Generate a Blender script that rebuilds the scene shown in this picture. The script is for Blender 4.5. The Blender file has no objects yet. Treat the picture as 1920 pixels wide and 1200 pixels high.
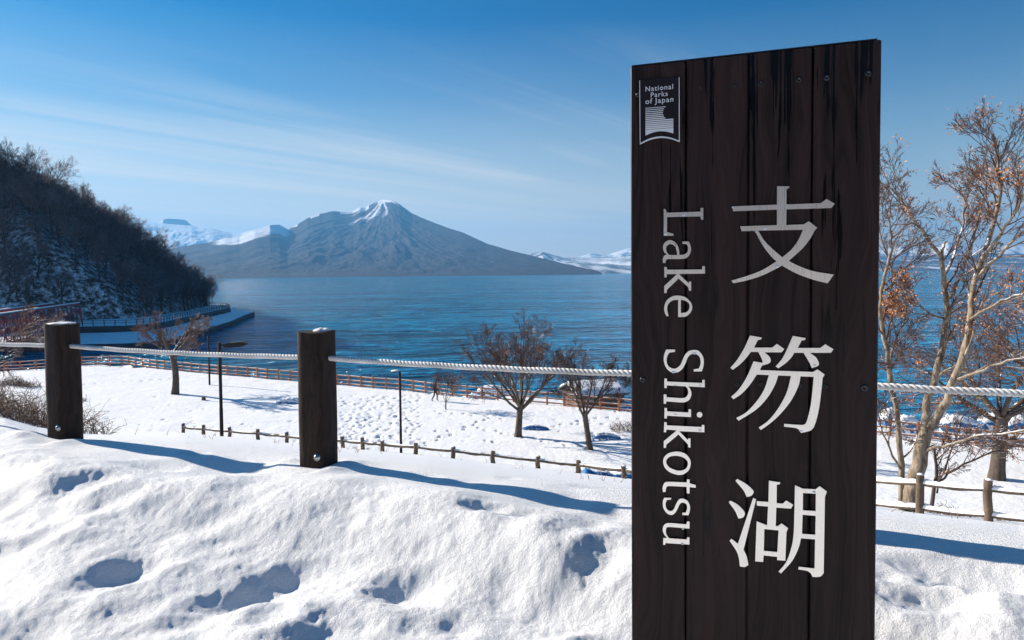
import bpy, math, random
import numpy as np
from mathutils import Matrix, Vector
random.seed(7); RS = np.random.RandomState(7)
scene = bpy.context.scene; COL = scene.collection

# ------------------------------------------------------------------ camera
F = 1280.0; PITCH = math.atan(48/F); ROLL = -0.0088; PPY = 560.0
CM = Matrix.Rotation(math.pi/2-PITCH, 3, 'X') @ Matrix.Rotation(ROLL, 3, 'Z')
CMN = np.array(CM)
cd = bpy.data.cameras.new('camera'); cam = bpy.data.objects.new('camera', cd); COL.objects.link(cam)
cd.sensor_width = 36; cd.sensor_fit = 'HORIZONTAL'; cd.lens = F/1920*36; cd.shift_y = -(600-PPY)/1920
cd.clip_start = 0.05; cd.clip_end = 60000
cam.matrix_world = CM.to_4x4(); scene.camera = cam

# ------------------------------------------------------------------ sky and sun
SUN_EL = math.radians(25); sh = Vector((0.903, -0.43, 0)).normalized()
sund = Vector((-sh.x*math.cos(SUN_EL), -sh.y*math.cos(SUN_EL), math.sin(SUN_EL)))   # towards the sun
sl = bpy.data.lights.new('sun', 'SUN'); so = bpy.data.objects.new('sun', sl); COL.objects.link(so)
sl.energy = 5.0; sl.angle = math.radians(0.55); sl.color = (1.0, 0.90, 0.77)
so.rotation_euler = sund.to_track_quat('Z', 'Y').to_euler(); so.location = (-20, 10, 30)
scene.view_settings.view_transform = 'Standard'; scene.view_settings.look = 'None'
scene.view_settings.exposure = 0.93; scene.view_settings.gamma = 1

class NT:
    """small helper round a node tree"""
    def __init__(s, t): s.t = t; s.N = t.nodes; s.L = t.links
    def n(s, typ, ins=None, **kw):
        nd = s.N.new(typ)
        for k, v in kw.items(): setattr(nd, k, v)
        for k, v in (ins or {}).items():
            i = nd.inputs[k]
            if isinstance(v, bpy.types.NodeSocket): s.L.new(v, i)
            else: i.default_value = v
        return nd
    def math(s, op, a, b=None, c=None, clamp=False):
        ins = {0: a}
        if b is not None: ins[1] = b
        if c is not None: ins[2] = c
        nd = s.n('ShaderNodeMath', ins, operation=op); nd.use_clamp = clamp; return nd.outputs[0]
    def mix(s, f, a, b, mode='MIX'):
        nd = s.n('ShaderNodeMix', data_type='RGBA', blend_type=mode)
        for k, v in ((0, f), (6, a), (7, b)):
            if isinstance(v, bpy.types.NodeSocket): s.L.new(v, nd.inputs[k])
            else: nd.inputs[k].default_value = v if k == 0 else (*v[:3], 1)
        return nd.outputs[2]
    def ramp(s, f, stops, interp='LINEAR'):
        nd = s.n('ShaderNodeValToRGB'); cr = nd.color_ramp; cr.interpolation = interp
        while len(cr.elements) < len(stops): cr.elements.new(0.5)
        for e, (p, c) in zip(cr.elements, stops):
            e.position = p; e.color = (c, c, c, 1) if not hasattr(c, '__len__') else (*c, 1)
        s.L.new(f, nd.inputs[0]); return nd.outputs[0]
    def noise(s, vec, scale, detail=4, rough=0.55, dist=0.0):
        return s.n('ShaderNodeTexNoise', {'Vector': vec, 'Scale': scale, 'Detail': detail, 'Roughness': rough, 'Distortion': dist}).outputs[0]
    def mapping(s, vec, scale=(1,1,1), rot=(0,0,0), loc=(0,0,0)):
        return s.n('ShaderNodeMapping', {'Vector': vec, 'Scale': scale, 'Rotation': rot, 'Location': loc}).outputs[0]

world = bpy.data.worlds.new('World'); scene.world = world; world.use_nodes = True
w = NT(world.node_tree); w.N.clear()
sky = w.n('ShaderNodeTexSky', sky_type='NISHITA'); sky.sun_disc = False
sky.sun_elevation = SUN_EL; sky.sun_rotation = math.atan2(sund.x, sund.y)
sky.altitude = 300; sky.air_density = 1.0; sky.dust_density = 0.35; sky.ozone_density = 3.0
tc = w.n('ShaderNodeTexCoord').outputs['Generated']
sep = w.n('ShaderNodeSeparateXYZ', {0: tc}); X, Y, Z = sep.outputs
satz = w.math('MULTIPLY_ADD', w.ramp(Z, [(0.10, 0.0), (0.40, 1.0)]), 0.60, 1.32)
hsv = w.n('ShaderNodeHueSaturation', {'Hue': 0.486, 'Saturation': satz, 'Value': 0.93, 'Color': sky.outputs[0]}).outputs[0]
zc = w.math('MAXIMUM', Z, 0.03)
px_ = w.math('DIVIDE', X, zc); py_ = w.math('DIVIDE', Y, zc)
pv = w.n('ShaderNodeCombineXYZ', {0: px_, 1: py_, 2: 0.0}).outputs[0]
# long thin cirrus streaks lying on a high sheet, and a soft veil
st = w.noise(w.mapping(w.mapping(pv, rot=(0, 0, math.radians(-50))), (0.09, 1.0, 1), loc=(0.3, 1.2, 0)), 1.0, 7, 0.62, 0.7)
big = w.noise(w.mapping(pv, (0.22, 0.22, 1), (0,0,0), (5.1, 1.7, 0)), 1.0, 2, 0.5)
stm = w.ramp(st, [(0.46, 0.0), (0.68, 1.0)])
bgm = w.ramp(big, [(0.28, 0.15), (0.50, 1.0)])
streak = w.math('MULTIPLY', stm, bgm)
veil = w.ramp(w.noise(w.mapping(w.mapping(pv, rot=(0, 0, math.radians(-52))), (0.05, 0.30, 1), loc=(0.4, 0.9, 0)), 1.0, 4, 0.5, 0.3), [(0.42, 0.0), (0.8, 0.6)])
low = w.ramp(Z, [(0.0, 0.5), (0.06, 0.8), (0.16, 0.8), (0.28, 0.18), (0.35, 0.0)])
sidef = w.ramp(w.math('ADD', X, 1.0), [(0.42, 0.45), (0.95, 1.0)])
hsv = w.mix(w.math('MULTIPLY', w.ramp(Z, [(0.10, 0.0), (0.34, 1.0)]), sidef), hsv, w.mix(1.0, hsv, (0.04, 0.76, 0.97), 'MULTIPLY'))
cl = w.math('MULTIPLY', w.math('ADD', w.math('MULTIPLY', streak, 0.62), w.math('MULTIPLY', veil, 0.70)), low, clamp=True)
cl = w.math('MULTIPLY', cl, w.ramp(w.math('MULTIPLY_ADD', X, 0.5, 0.5), [(0.60, 1.0), (0.74, 0.25)]))
pale = w.ramp(Z, [(0.0, 0.90), (0.06, 0.74), (0.15, 0.40), (0.25, 0.12), (0.34, 0.0)])
pale = w.math('MULTIPLY', pale, w.ramp(w.math('MULTIPLY_ADD', X, 0.5, 0.5), [(0.50, 1.0), (0.75, 0.55)]))
cl = w.math('ADD', cl, w.math('MULTIPLY', pale, w.math('SUBTRACT', 1.0, cl)), clamp=True)
skyc = w.mix(cl, hsv, (9.3, 8.7, 7.9))
bg = w.n('ShaderNodeBackground', {'Color': skyc, 'Strength': 0.056})
wo = w.n('ShaderNodeOutputWorld', {'Surface': bg.outputs[0]})

# ------------------------------------------------------------------ helpers
def ray(px, py):
    d = np.array([(px-960)/F, -(py-PPY)/F, -1.0]); return CMN @ d
def W(px, py, Yd):
    d = ray(px, py); return d*(Yd/d[1])
def G(px, py, z=-10.0):
    d = ray(px, py); return d*(z/d[2])
def hz(px):            # image row of the horizon in a column
    return 511.8-0.0088*(px-960)

def hsh(ix, iy, seed):
    n = (ix.astype(np.int64)*374761393+iy.astype(np.int64)*668265263+seed*974634777) & 0xffffffff
    n = ((n ^ (n >> 13))*1274126177) & 0xffffffff
    return ((n ^ (n >> 16)) & 0xffff)/65535.0
def vn(x, y, seed=0):
    ix = np.floor(x); iy = np.floor(y); fx = x-ix; fy = y-iy
    fx = fx*fx*(3-2*fx); fy = fy*fy*(3-2*fy)
    a = hsh(ix, iy, seed); b = hsh(ix+1, iy, seed); c = hsh(ix, iy+1, seed); d = hsh(ix+1, iy+1, seed)
    return (a*(1-fx)+b*fx)*(1-fy)+(c*(1-fx)+d*fx)*fy-0.5
def fbm(x, y, oct=4, seed=0, gain=0.5):
    s = 0; a = 1
    for o in range(oct):
        s = s+a*vn(x*2**o+13.7*o, y*2**o-7.3*o, seed+o); a *= gain
    return s
def sstep(a, b, x):
    t = np.clip((x-a)/(b-a), 0, 1); return t*t*(3-2*t)

WORLD = {}
def wl(o): return WORLD.get(o.name, Vector((0,0,0))) if o else Vector((0,0,0))
def mesh_obj(name, V, Fc, mat, parent=None, smooth=False, loc=None, attrs=None, uv=None):
    """V in world coordinates; Fc = list/array of faces"""
    V = np.asarray(V, dtype=np.float64)
    base = np.array(wl(parent)) if parent else (np.array(loc, float) if loc is not None else np.zeros(3))
    me = bpy.data.meshes.new(name)
    P = V-base
    if isinstance(Fc, np.ndarray):
        k = Fc.shape[1]; nf = len(Fc)
        me.vertices.add(len(P)); me.vertices.foreach_set('co', P.astype(np.float32).ravel())
        me.loops.add(nf*k); me.loops.foreach_set('vertex_index', Fc.astype(np.int32).ravel())
        me.polygons.add(nf); me.polygons.foreach_set('loop_start', np.arange(0, nf*k, k, dtype=np.int32))
        me.polygons.foreach_set('loop_total', np.full(nf, k, dtype=np.int32))
        me.update(calc_edges=True)
    else:
        me.from_pydata(P.tolist(), [], Fc); me.update()
    if smooth: me.polygons.foreach_set('use_smooth', np.ones(len(me.polygons), dtype=bool))
    for an, av in (attrs or {}).items():
        at = me.attributes.new(an, 'FLOAT', 'POINT'); at.data.foreach_set('value', np.asarray(av, dtype=np.float32))
    if uv is not None:
        ul = me.uv_layers.new(name='UVMap'); li = np.zeros(len(me.loops), dtype=np.int32); me.loops.foreach_get('vertex_index', li)
        ul.data.foreach_set('uv', np.asarray(uv, dtype=np.float32)[li].ravel())
    if mat: me.materials.append(mat)
    o = bpy.data.objects.new(name, me); COL.objects.link(o)
    if parent: o.parent = parent
    else: o.location = base
    WORLD[o.name] = Vector(base)
    return o
def empty(name, loc, label=None, cat=None, group=None):
    o = bpy.data.objects.new(name, None); COL.objects.link(o); o.location = loc; o.empty_display_size = 0.2
    WORLD[o.name] = Vector(loc)
    return tag(o, label, cat, group)
def tag(o, label=None, cat=None, group=None, kind=None):
    if label: o['label'] = label
    if cat: o['category'] = cat
    if group: o['group'] = group
    if kind: o['kind'] = kind
    return o

class MB:
    def __init__(s): s.V = []; s.F = []; s.n = 0
    def add(s, V, Fc):
        s.V.append(np.asarray(V, float)); s.F += [tuple(i+s.n for i in f) for f in Fc]; s.n += len(V); return s
    def box(s, c, size, rz=0.0, ax=None, bev=0.0, taper=1.0):
        hx, hy, hz_ = [q/2 for q in size]; c = np.asarray(c, float)
        ca, sa = math.cos(rz), math.sin(rz)
        R = np.array([[ca,-sa,0],[sa,ca,0],[0,0,1]]) if ax is None else np.array(ax, float).T
        if bev <= 0:
            V = [(x*hx*(taper if z > 0 else 1), y*hy*(taper if z > 0 else 1), z*hz_) for z in (-1,1) for y in (-1,1) for x in (-1,1)]
            Fc = [(0,2,3,1),(4,5,7,6),(0,1,5,4),(2,6,7,3),(0,4,6,2),(1,3,7,5)]
        else:
            V = []; b = min(bev, hx*.9, hy*.9, hz_*.9)
            def ring(z, ix, iy, cut):
                X_, Y_ = hx-ix, hy-iy
                return [(X_-cut,-Y_,z),(X_,-Y_+cut,z),(X_,Y_-cut,z),(X_-cut,Y_,z),(-X_+cut,Y_,z),(-X_,Y_-cut,z),(-X_,-Y_+cut,z),(-X_+cut,-Y_,z)]
            V = ring(-hz_, b, b, b*.5)+ring(-hz_+b, 0, 0, b)+ring(hz_-b, 0, 0, b)+ring(hz_, b, b, b*.5)
            Fc = [tuple(range(7,-1,-1)), tuple(range(24,32))]
            for r in range(3):
                for i in range(8): Fc.append((r*8+i, r*8+(i+1)%8, (r+1)*8+(i+1)%8, (r+1)*8+i))
        V = np.array(V)@R.T+c
        return s.add(V, Fc)
    def tube(s, P, r, n=8, cap=True, ell=None):
        """tube along the points P with radius r (number or list)"""
        P = np.asarray(P, float); m = len(P)
        r = np.full(m, r) if np.isscalar(r) else np.asarray(r, float)
        T = np.gradient(P, axis=0) if m > 2 else np.repeat([P[1]-P[0]], 2, 0)
        T /= np.linalg.norm(T, axis=1)[:, None]+1e-12
        up = np.array([0,0,1.0]) if abs(T[:,2]).mean() < 0.9 else np.array([1.0,0,0])
        A = np.cross(T, up); A /= np.linalg.norm(A, axis=1)[:, None]+1e-12; B = np.cross(A, T)
        an = np.arange(n)*2*math.pi/n
        V = P[:,None,:]+r[:,None,None]*(np.cos(an)[None,:,None]*A[:,None,:]+np.sin(an)[None,:,None]*B[:,None,:])
        Fc = []
        for i in range(m-1):
            for j in range(n):
                k = (j+1)%n; Fc.append((i*n+j, i*n+k, (i+1)*n+k, (i+1)*n+j))
        if cap: Fc += [tuple(range(n-1,-1,-1)), tuple((m-1)*n+i for i in range(n))]
        return s.add(V.reshape(-1,3), Fc)
    def build(s, name, mat, parent=None, smooth=False, loc=None):
        return mesh_obj(name, np.concatenate(s.V), s.F, mat, parent, smooth, loc)

# ------------------------------------------------------------------ materials
def pmat(name):
    m = bpy.data.materials.new(name); m.use_nodes = True; t = NT(m.node_tree)
    p = m.node_tree.nodes['Principled BSDF']; return m, t, p
def simple(name, col, rough=0.6, metal=0.0, var=0.0, vs=8.0, bump=0.0, bs=40.0, snow=0.0):
    m, t, p = pmat(name); oc = t.n('ShaderNodeTexCoord').outputs['Object']
    c = t.n('ShaderNodeRGB').outputs[0]; c.default_value = (*col, 1)
    out = c
    nz = t.noise(oc, vs, 4, 0.6)
    out = t.mix(t.ramp(nz, [(0.3, 0.0), (0.7, 1.0)]), tuple(q*(1-var) for q in col), tuple(min(1, q*(1+var)) for q in col))
    if snow > 0:
        g = t.n('ShaderNodeNewGeometry'); nzv = t.n('ShaderNodeSeparateXYZ', {0: g.outputs['Normal']}).outputs[2]
        sm = t.math('ADD', nzv, t.math('MULTIPLY', t.math('SUBTRACT', t.noise(g.outputs['Position'], 1.3, 4, 0.6), 0.5), 2.4))
        out = t.mix(t.ramp(sm, [(1-snow, 0.0), (1-snow+0.12, 1.0)]), out, (0.85, 0.86, 0.88))
    t.L.new(out, p.inputs['Base Color'])
    p.inputs['Roughness'].default_value = rough; p.inputs['Metallic'].default_value = metal
    if bump:
        b = t.n('ShaderNodeBump', {'Height': t.noise(oc, bs, 5, 0.6), 'Strength': 0.6, 'Distance': bump})
        t.L.new(b.outputs[0], p.inputs['Normal'])
    return m

def snow_mat(name, near=True):
    m, t, p = pmat(name); g = t.n('ShaderNodeNewGeometry').outputs['Position']
    p.inputs['Roughness'].default_value = 0.55; p.inputs['IOR'].default_value = 1.31
    p.inputs['Specular IOR Level'].default_value = 0.35
    c = t.mix(t.noise(g, 0.8, 3), (0.83, 0.845, 0.87), (0.89, 0.895, 0.90))
    t.L.new(c, p.inputs['Base Color'])
    cd_ = t.n('ShaderNodeVectorMath', {0: g}, operation='LENGTH').outputs['Value']
    if near:
        fade = t.ramp(t.math('DIVIDE', cd_, 20.0), [(0.0, 1.0), (0.6, 0.15), (1.0, 0.0)])
        h1 = t.math('MULTIPLY', t.noise(g, 62, 3, 0.7), 0.0075)
        h2 = t.math('MULTIPLY', t.noise(g, 140, 4, 0.85), 0.0085)
        h3 = t.math('MULTIPLY', t.noise(g, 360, 2, 0.8), 0.0018)
        hn = t.math('MULTIPLY', t.math('ADD', t.math('ADD', h1, h2), h3), fade)
        far = t.math('SUBTRACT', 1.0, fade)
        hf = t.math('MULTIPLY', t.math('MULTIPLY', t.noise(g, 3.2, 4, 0.6), 0.045), far)
        b = t.n('ShaderNodeBump', {'Height': t.math('ADD', hn, hf), 'Strength': 0.9, 'Distance': 1.0})
    else:
        b = t.n('ShaderNodeBump', {'Height': t.noise(g, 0.6, 5, 0.6), 'Strength': 0.6, 'Distance': 0.5})
    t.L.new(b.outputs[0], p.inputs['Normal'])
    return m
M_SNOW = snow_mat('snow'); M_SNOWF = snow_mat('snow_far', False)

# ------------------------------------------------------------------ ground height
FP = [(0,697),(75,693),(159,686),(225,683.5),(269,688.6),(299,692.5),(345,696.5),(378,699.8),(430,705),(466,708),(504,712),(544,714.6),(653,724),(700,729),(725,731),
      (777,735.6),(803,739),(858,745),(917,750.5),(948,753.5),(1045,762),(1079,765.5),(1149,771.5),(1250,781),(1400,794),(1560,808),(1722,824),(1834,837),(1893,842),(2000,850)]
FW = np.array([G(a, b, -10.0) for a, b in FP])
FU = FW[:,0]/FW[:,1]
def fence_Y(u): return np.interp(u, FU, FW[:,1])
RP = [(-400,.19),(0,.200),(60,.214),(150,.226),(340,.2315),(560,.2495),(800,.268),(1085,.2965),(1180,.306),(1400,.328),(1645,.350),(1853,.369),(1920,.376),(2400,.40)]
RU = np.array([(a-960)/F for a, b in RP]); RV = np.array([b for a, b in RP])
LP = np.array([-0.983, 3.42]); LD = np.array([0.927, -0.375]); LN = np.array([0.375, 0.927])
# hollows: px, py, half width (m), half depth (m), angle, depth
HOL = [(285,897,.17,.11,.2,.07),(150,942,.20,.10,.4,.09),(205,965,.13,.08,.5,.06),(85,1003,.12,.09,.2,.08),(210,1062,.15,.09,.5,.085),(260,1045,.12,.06,.3,.04),
       (430,1092,.17,.085,.45,.09),(545,1052,.16,.075,.5,.085),(500,1131,.09,.07,.2,.07),(767,1085,.135,.105,.1,.095),(30,1152,.17,.12,.3,.07),(190,1180,.16,.07,.4,.05),
       (858,1143,.07,.07,.9,.045),(1130,1085,.16,.09,.7,.08),(1120,1190,.10,.08,.3,.05),(1860,1120,.20,.13,-.5,.13),(1785,1185,.10,.14,-.8,.07),(8,952,.15,.09,.2,.07),
       (458,948,.16,.10,.6,.05),(905,1003,.10,.05,0,.07),(965,1010,.16,.06,-.15,.06),(1060,1020,.2,.06,-.2,.06),(360,870,.10,.06,0,.035),(640,1050,.14,.08,.4,.045),
       (700,960,.18,.07,-.1,.03),(1150,1000,.12,.08,.3,.03),(1655,1110,.07,.06,0,.05),(10,1010,.1,.06,.3,.05),(330,1130,.2,.05,.4,.035),(90,905,.2,.06,.1,.03),(600,1160,.2,.06,.4,.03),(1000,1130,.15,.07,.2,.025)]
HOL += [(RS.uniform(0,1180), RS.uniform(900,1195), RS.uniform(.06,.15), RS.uniform(.05,.09), RS.uniform(-.2,.8), RS.uniform(.010,.032)) for _ in range(60)]+[(RS.uniform(1650,1920), RS.uniform(1085,1195), RS.uniform(.06,.14), RS.uniform(.04,.09), RS.uniform(-.8,.2), RS.uniform(.02,.05)) for _ in range(9)]
HW = [(*G(a, b, -1.03)[:2], c*.90, d*.95, e, f*.46) for a, b, c, d, e, f in HOL]
RNG = np.random.RandomState(3)
TR = []        # footprints on the field
def trail(a, b, step=0.75, w=0.18):
    p = G(*a)[:2]; q = G(*b)[:2]; n = int(np.hypot(*(q-p))/step); d = (q-p)/max(n,1); nn = np.array([-d[1], d[0]])/np.hypot(*d)
    for i in range(n): TR.append((*(p+d*i+nn*w*(1 if i%2 else -1)+RNG.normal(0,.06,2)), .22, .14, math.atan2(d[1],d[0]), .13))
for a, b in [((790,835),(945,772)),((640,845),(800,830)),((1040,800),(1150,780)),((640,760),(830,735)),((640,830),(700,770)),((1180,800),(1060,790)),((880,800),(1150,850)),((160,720),(420,702)),((820,770),(960,790))]:
    trail(a, b)
for i in range(330):
    a = RNG.uniform(640, 790) if i < 230 else RNG.uniform(160, 1180); b = RNG.uniform(742, 830)
    p = G(a, b)[:2]; TR.append((p[0], p[1], RNG.uniform(.15,.3), RNG.uniform(.1,.2), RNG.uniform(0,3), RNG.uniform(.05,.13)))

def dig(x, y, z, items, rim=0.2):
    for (cx, cy, a, b, e, dp) in items:
        R = max(a, b)*2.0
        idx = np.nonzero((abs(x-cx) < R) & (abs(y-cy) < R))[0]
        if not len(idx): continue
        dx = x[idx]-cx; dy = y[idx]-cy; ce, se = math.cos(e), math.sin(e)
        p = (dx*ce+dy*se)/a; q = (-dx*se+dy*ce)/b
        r = np.sqrt(p*p+q*q)+0.40*vn(x[idx]*7, y[idx]*7, 5)+0.10*vn(x[idx]*30, y[idx]*30, 6)
        z[idx] += -dp*np.exp(-1.3*np.maximum(r, 0)**2.0)+rim*dp*np.exp(-((r-1.35)/0.30)**2)
    return z
def ground_raw(x, y):
    shp = x.shape; x = x.ravel().astype(float); y = y.ravel().astype(float)
    yy = np.maximum(y, 0.3); u = np.clip(x/yy, -1.1, 1.1)
    u = np.where(y < 0.3, np.sign(x)*1.1, u)
    rho = np.interp(u, RU, RV)+0.016*np.exp(-(yy-3.4)/5.0)
    s = (x-LP[0])*LN[0]+(y-LP[1])*LN[1]; tt = (x-LP[0])*LD[0]+(y-LP[1])*LD[1]
    near = -0.968+0*s
    near -= 0.15*sstep(-0.5, -1.9, s)+0.10*sstep(-1.5, -3.0, s)
    cr = -0.42+0.10*np.sin(tt*1.7+0.6)+0.12*vn(tt*0.9, tt*0, 11)
    near += 0.045*np.exp(-((s-cr)/0.20)**2)                      # bank left by the plough
    near += -0.085*sstep(cr-.10, cr-.42, s)*(0.75+.5*vn(tt*1.6, tt*0+3, 14))-0.035*np.exp(-((s-cr+0.36)/0.10)**2)*sstep(.2, 1.4, tt)
    near += 0.0038*fbm(x*48+2, y*55, 2, 28)*sstep(-0.1, -0.5, s)
    near += 0.05*sstep(-1.2, -2.6, tt)
    near += 0.095*fbm(x*1.3+5, y*1.5, 3, 21, .4)*sstep(0.5, -0.6, s)+0.080*fbm(x*2.4+3, y*2.9, 3, 22, .38)*sstep(-0.35, -0.8, s)
    near += 0.0085*fbm(x*9, y*9, 3, 23)*sstep(-0.2, -0.6, s)+0.010*fbm(x*3, y*3, 3, 24)
    near += 0.0035*fbm(x*22, y*22, 3, 27)*sstep(-0.25, -0.6, s)
    # little heaps round the posts
    for (cx, cy) in ((-2.73,4.13),(-0.983,3.42),(0.77,2.71)):
        d = np.hypot(x-cx, y-cy); near += 0.045*np.exp(-((d-0.20)/0.09)**2)*(0.5+1.6*vn(x*7, y*7, 31))*(y < cy+0.1)
    cone = -rho*yy+0.03*vn(x*.5, y*.5, 12)*sstep(4, 9, yy)
    k = 0.05; hh = np.clip(0.5+0.5*(cone-near)/k, 0, 1); z = cone*(1-hh)+near*hh-k*hh*(1-hh)
    z = np.where(y < 1.0, near, z)
    fy = fence_Y(u); d = y-fy
    field = -10+0.10*fbm(x*.12, y*.12, 3, 41)+0.03*fbm(x*1.3, y*1.3, 3, 42)
    field += 0.04*fbm(x*.6, y*2.0, 3, 43)*sstep(0.0, -.25, u)
    z = np.where(y > 1.0, np.maximum(z, field)+0*z, z)
    rx = sstep(-0.13, 0.0, u)
    land = rx*13
    drop = -3.9*sstep(0.4, 2.0, d)*(1-rx)+rx*(-1.7*sstep(0.4, 3.0, d)-2.4*sstep(land-1, land+3, d))
    z = np.where(d > 0.3, -10+drop+0.03*vn(x, y, 3), z)
    z = dig(x, y, z, HW, 0.10); z = dig(x, y, z, TR, 0.25)
    return z.reshape(shp)
def gz(x, y): return float(ground_raw(np.array([x]), np.array([y]))[0])

def build_ground():
    rs = [0.7]
    while rs[-1] < 150:
        r = rs[-1]; f = 1.0042 if r < 7 else (1.012 if r < 24 else (1.0048 if r < 85 else 1.03)); rs.append(r*f if r > 1.4 else r*1.02)
    rs = np.array(rs)
    th = np.concatenate([np.arange(-180, -44, 4.0), np.arange(-44, 42, 0.105), np.arange(42, 180, 4.0)])
    th = np.radians(th); R_, T_ = np.meshgrid(rs, th, indexing='ij')
    x = R_*np.sin(T_); y = R_*np.cos(T_); z = ground_raw(x, y)
    n, m = x.shape; V = np.stack([x, y, z], -1).reshape(-1, 3)
    i, j = np.meshgrid(np.arange(n-1), np.arange(m), indexing='ij'); j2 = (j+1)%m
    Fc = np.stack([i*m+j, (i+1)*m+j, (i+1)*m+j2, i*m+j2], -1).reshape(-1, 4)
    c = len(V); V = np.concatenate([V, [[0,0,-1.25]]])
    o = mesh_obj('snowy_ground', V, Fc, M_SNOW, smooth=True); tag(o, kind='structure')
    k = np.arange(m); Fc2 = np.stack([np.full(m, m), k, (k+1)%m], -1); Vc = np.concatenate([V[:m], [[0,0,-1.2]]])
    tag(mesh_obj('ground_underfoot', Vc, Fc2, M_SNOW, smooth=True), kind='structure')
build_ground()

# ------------------------------------------------------------------ lake
def build_lake():
    m, t, p = pmat('lake_water'); g = t.n('ShaderNodeNewGeometry').outputs['Position']
    p.inputs['Base Color'].default_value = (0.001, 0.125, 0.235, 1); p.inputs['Roughness'].default_value = 0.12
    p.inputs['IOR'].default_value = 1.333; p.inputs['Specular IOR Level'].default_value = .38
    d = t.n('ShaderNodeVectorMath', {0: g}, operation='LENGTH').outputs['Value']
    a = t.noise(t.mapping(g, (0.16, 0.55, 1), (0, 0, 0.12)), 1.0, 4, 0.6, 0.5)
    b = t.noise(t.mapping(g, (0.055, 0.16, 1), (0, 0, 0.1)), 1.0, 4, 0.6, 0.3)
    c_ = t.noise(t.mapping(g, (0.008, 0.03, 1), (0, 0, 0.05)), 1.0, 3, 0.6, 0.3)
    hgt = t.math('ADD', t.math('MULTIPLY', a, 3.6), t.math('MULTIPLY', b, 7.0))
    hgt = t.math('ADD', hgt, t.math('MULTIPLY', c_, 6.0))
    bp = t.n('ShaderNodeBump', {'Height': hgt, 'Strength': 1.0, 'Distance': 1.0}); t.L.new(bp.outputs[0], p.inputs['Normal'])
    wv = t.math('ADD', t.math('ADD', t.math('MULTIPLY', a, .36), t.math('MULTIPLY', b, .40)), t.math('MULTIPLY', c_, .24))
    t.L.new(t.mix(t.ramp(wv, [(.45, 0.0), (.56, 1.0)]), (.0008,.085,.17), (.004,.37,.68)), p.inputs['Base Color'])  # light and dark of the ripples painted into the water colour
    S = 14000.0
    xs = np.array([-S,-4000,-1000,-300,-60,60,300,1000,4000,S]); ys = np.array([-200,20,60,120,300,800,2500,6000,S])
    X_, Y_ = np.meshgrid(xs, ys); V = np.stack([X_, Y_, np.full_like(X_, -13.0)], -1).reshape(-1,3); k = len(xs)
    Fc = np.array([(j*k+i, j*k+i+1, (j+1)*k+i+1, (j+1)*k+i) for j in range(len(ys)-1) for i in range(k-1)])
    tag(mesh_obj('lake_water', V, Fc, m), kind='structure')
build_lake()

# ------------------------------------------------------------------ mountains
def mountain_mat():
    m, t, p = pmat('mountain_cover'); g = t.n('ShaderNodeNewGeometry')
    at = t.n('ShaderNodeAttribute', attribute_name='snow').outputs['Fac']
    n1 = t.noise(g.outputs['Position'], 0.012, 6, 0.7); n2 = t.noise(g.outputs['Position'], 0.05, 4, 0.75)
    forest = t.mix(t.ramp(t.math('ADD', t.math('MULTIPLY', n1, 0.5), t.math('MULTIPLY', n2, 0.5)), [(0.38, 0.0), (0.66, 1.0)]), (0.026, 0.023, 0.026), (0.082, 0.066, 0.066))
    f = t.ramp(t.math('ADD', at, t.math('MULTIPLY', t.math('SUBTRACT', n2, 0.5), 0.9)), [(0.40, 0.0), (0.60, 1.0)])
    t.L.new(t.mix(f, forest, (0.84, 0.86, 0.9)), p.inputs['Base Color'])
    p.inputs['Roughness'].default_value = 0.9; p.inputs['Specular IOR Level'].default_value = 0.1
    return m
M_MT = mountain_mat()
def range_mesh(name, sil, depth, Ys, px0, px1, step, rows, prof, snow, rough, back=1.35, seed=50):
    cols = np.arange(px0, px1+step/2, step); sx = [a for a, b in sil]; sy = [b for a, b in sil]
    Yc = np.interp(cols, [a for a, b in depth], [b for a, b in depth]); Ysh = np.interp(cols, [a for a, b in Ys], [b for a, b in Ys])
    py = np.interp(cols, sx, sy)
    py = py+0.5*fbm(cols*0.11, cols*0, 3, seed)*(1.0)
    zc = np.array([W(a, b, c)[2] for a, b, c in zip(cols, py, Yc)])
    u = np.array([W(a, 512, 1.0)[0] for a in cols])
    t = np.concatenate([np.linspace(0, 1, rows), np.linspace(1, back, rows//4)[1:]])
    T, U = np.meshgrid(t, u, indexing='ij'); Yv = Ysh[None]+(Yc-Ysh)[None]*T; Xv = U*Yv
    z = -14+(zc+14)[None]*np.where(T <= 1, prof(np.minimum(T, 1)), 1-((T-1)/(back-1))**1.2*0.6)
    ip = np.argmax(zc); P = np.array([Xv[rows-1, ip], Yv[rows-1, ip]])
    dx = Xv-P[0]; dy = Yv-P[1]; ang = np.arctan2(dx, -dy); rr = np.hypot(dx, dy)
    gul = np.abs(fbm(ang*9+3, rr*0.0007, 4, seed+3, 0.6))*2
    gul2 = fbm(Xv*0.005, Yv*0.0025, 5, seed+5, 0.65)+.5*np.abs(fbm(ang*30, rr*0.002, 4, seed+9, .6))
    rough = rough*np.clip((zc+14)/600, 0.04, 1)[None]
    env = np.sin(np.clip(T, 0, 1)*math.pi)**0.8
    z = z+(-(0.5-gul)*0.75+gul2*0.8)*rough*env
    sn = snow(Xv, Yv, z, T, ang, rr, gul, cols[None, :]+0*T)
    n, k = T.shape; i, j = np.meshgrid(np.arange(n-1), np.arange(k-1), indexing='ij')
    Fc = np.stack([i*k+j, i*k+j+1, (i+1)*k+j+1, (i+1)*k+j], -1).reshape(-1, 4)
    o = mesh_obj(name, np.stack([Xv, Yv, z], -1).reshape(-1,3), Fc, M_MT, smooth=True, attrs={'snow': sn.ravel()})
    return tag(o, kind='structure')
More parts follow.
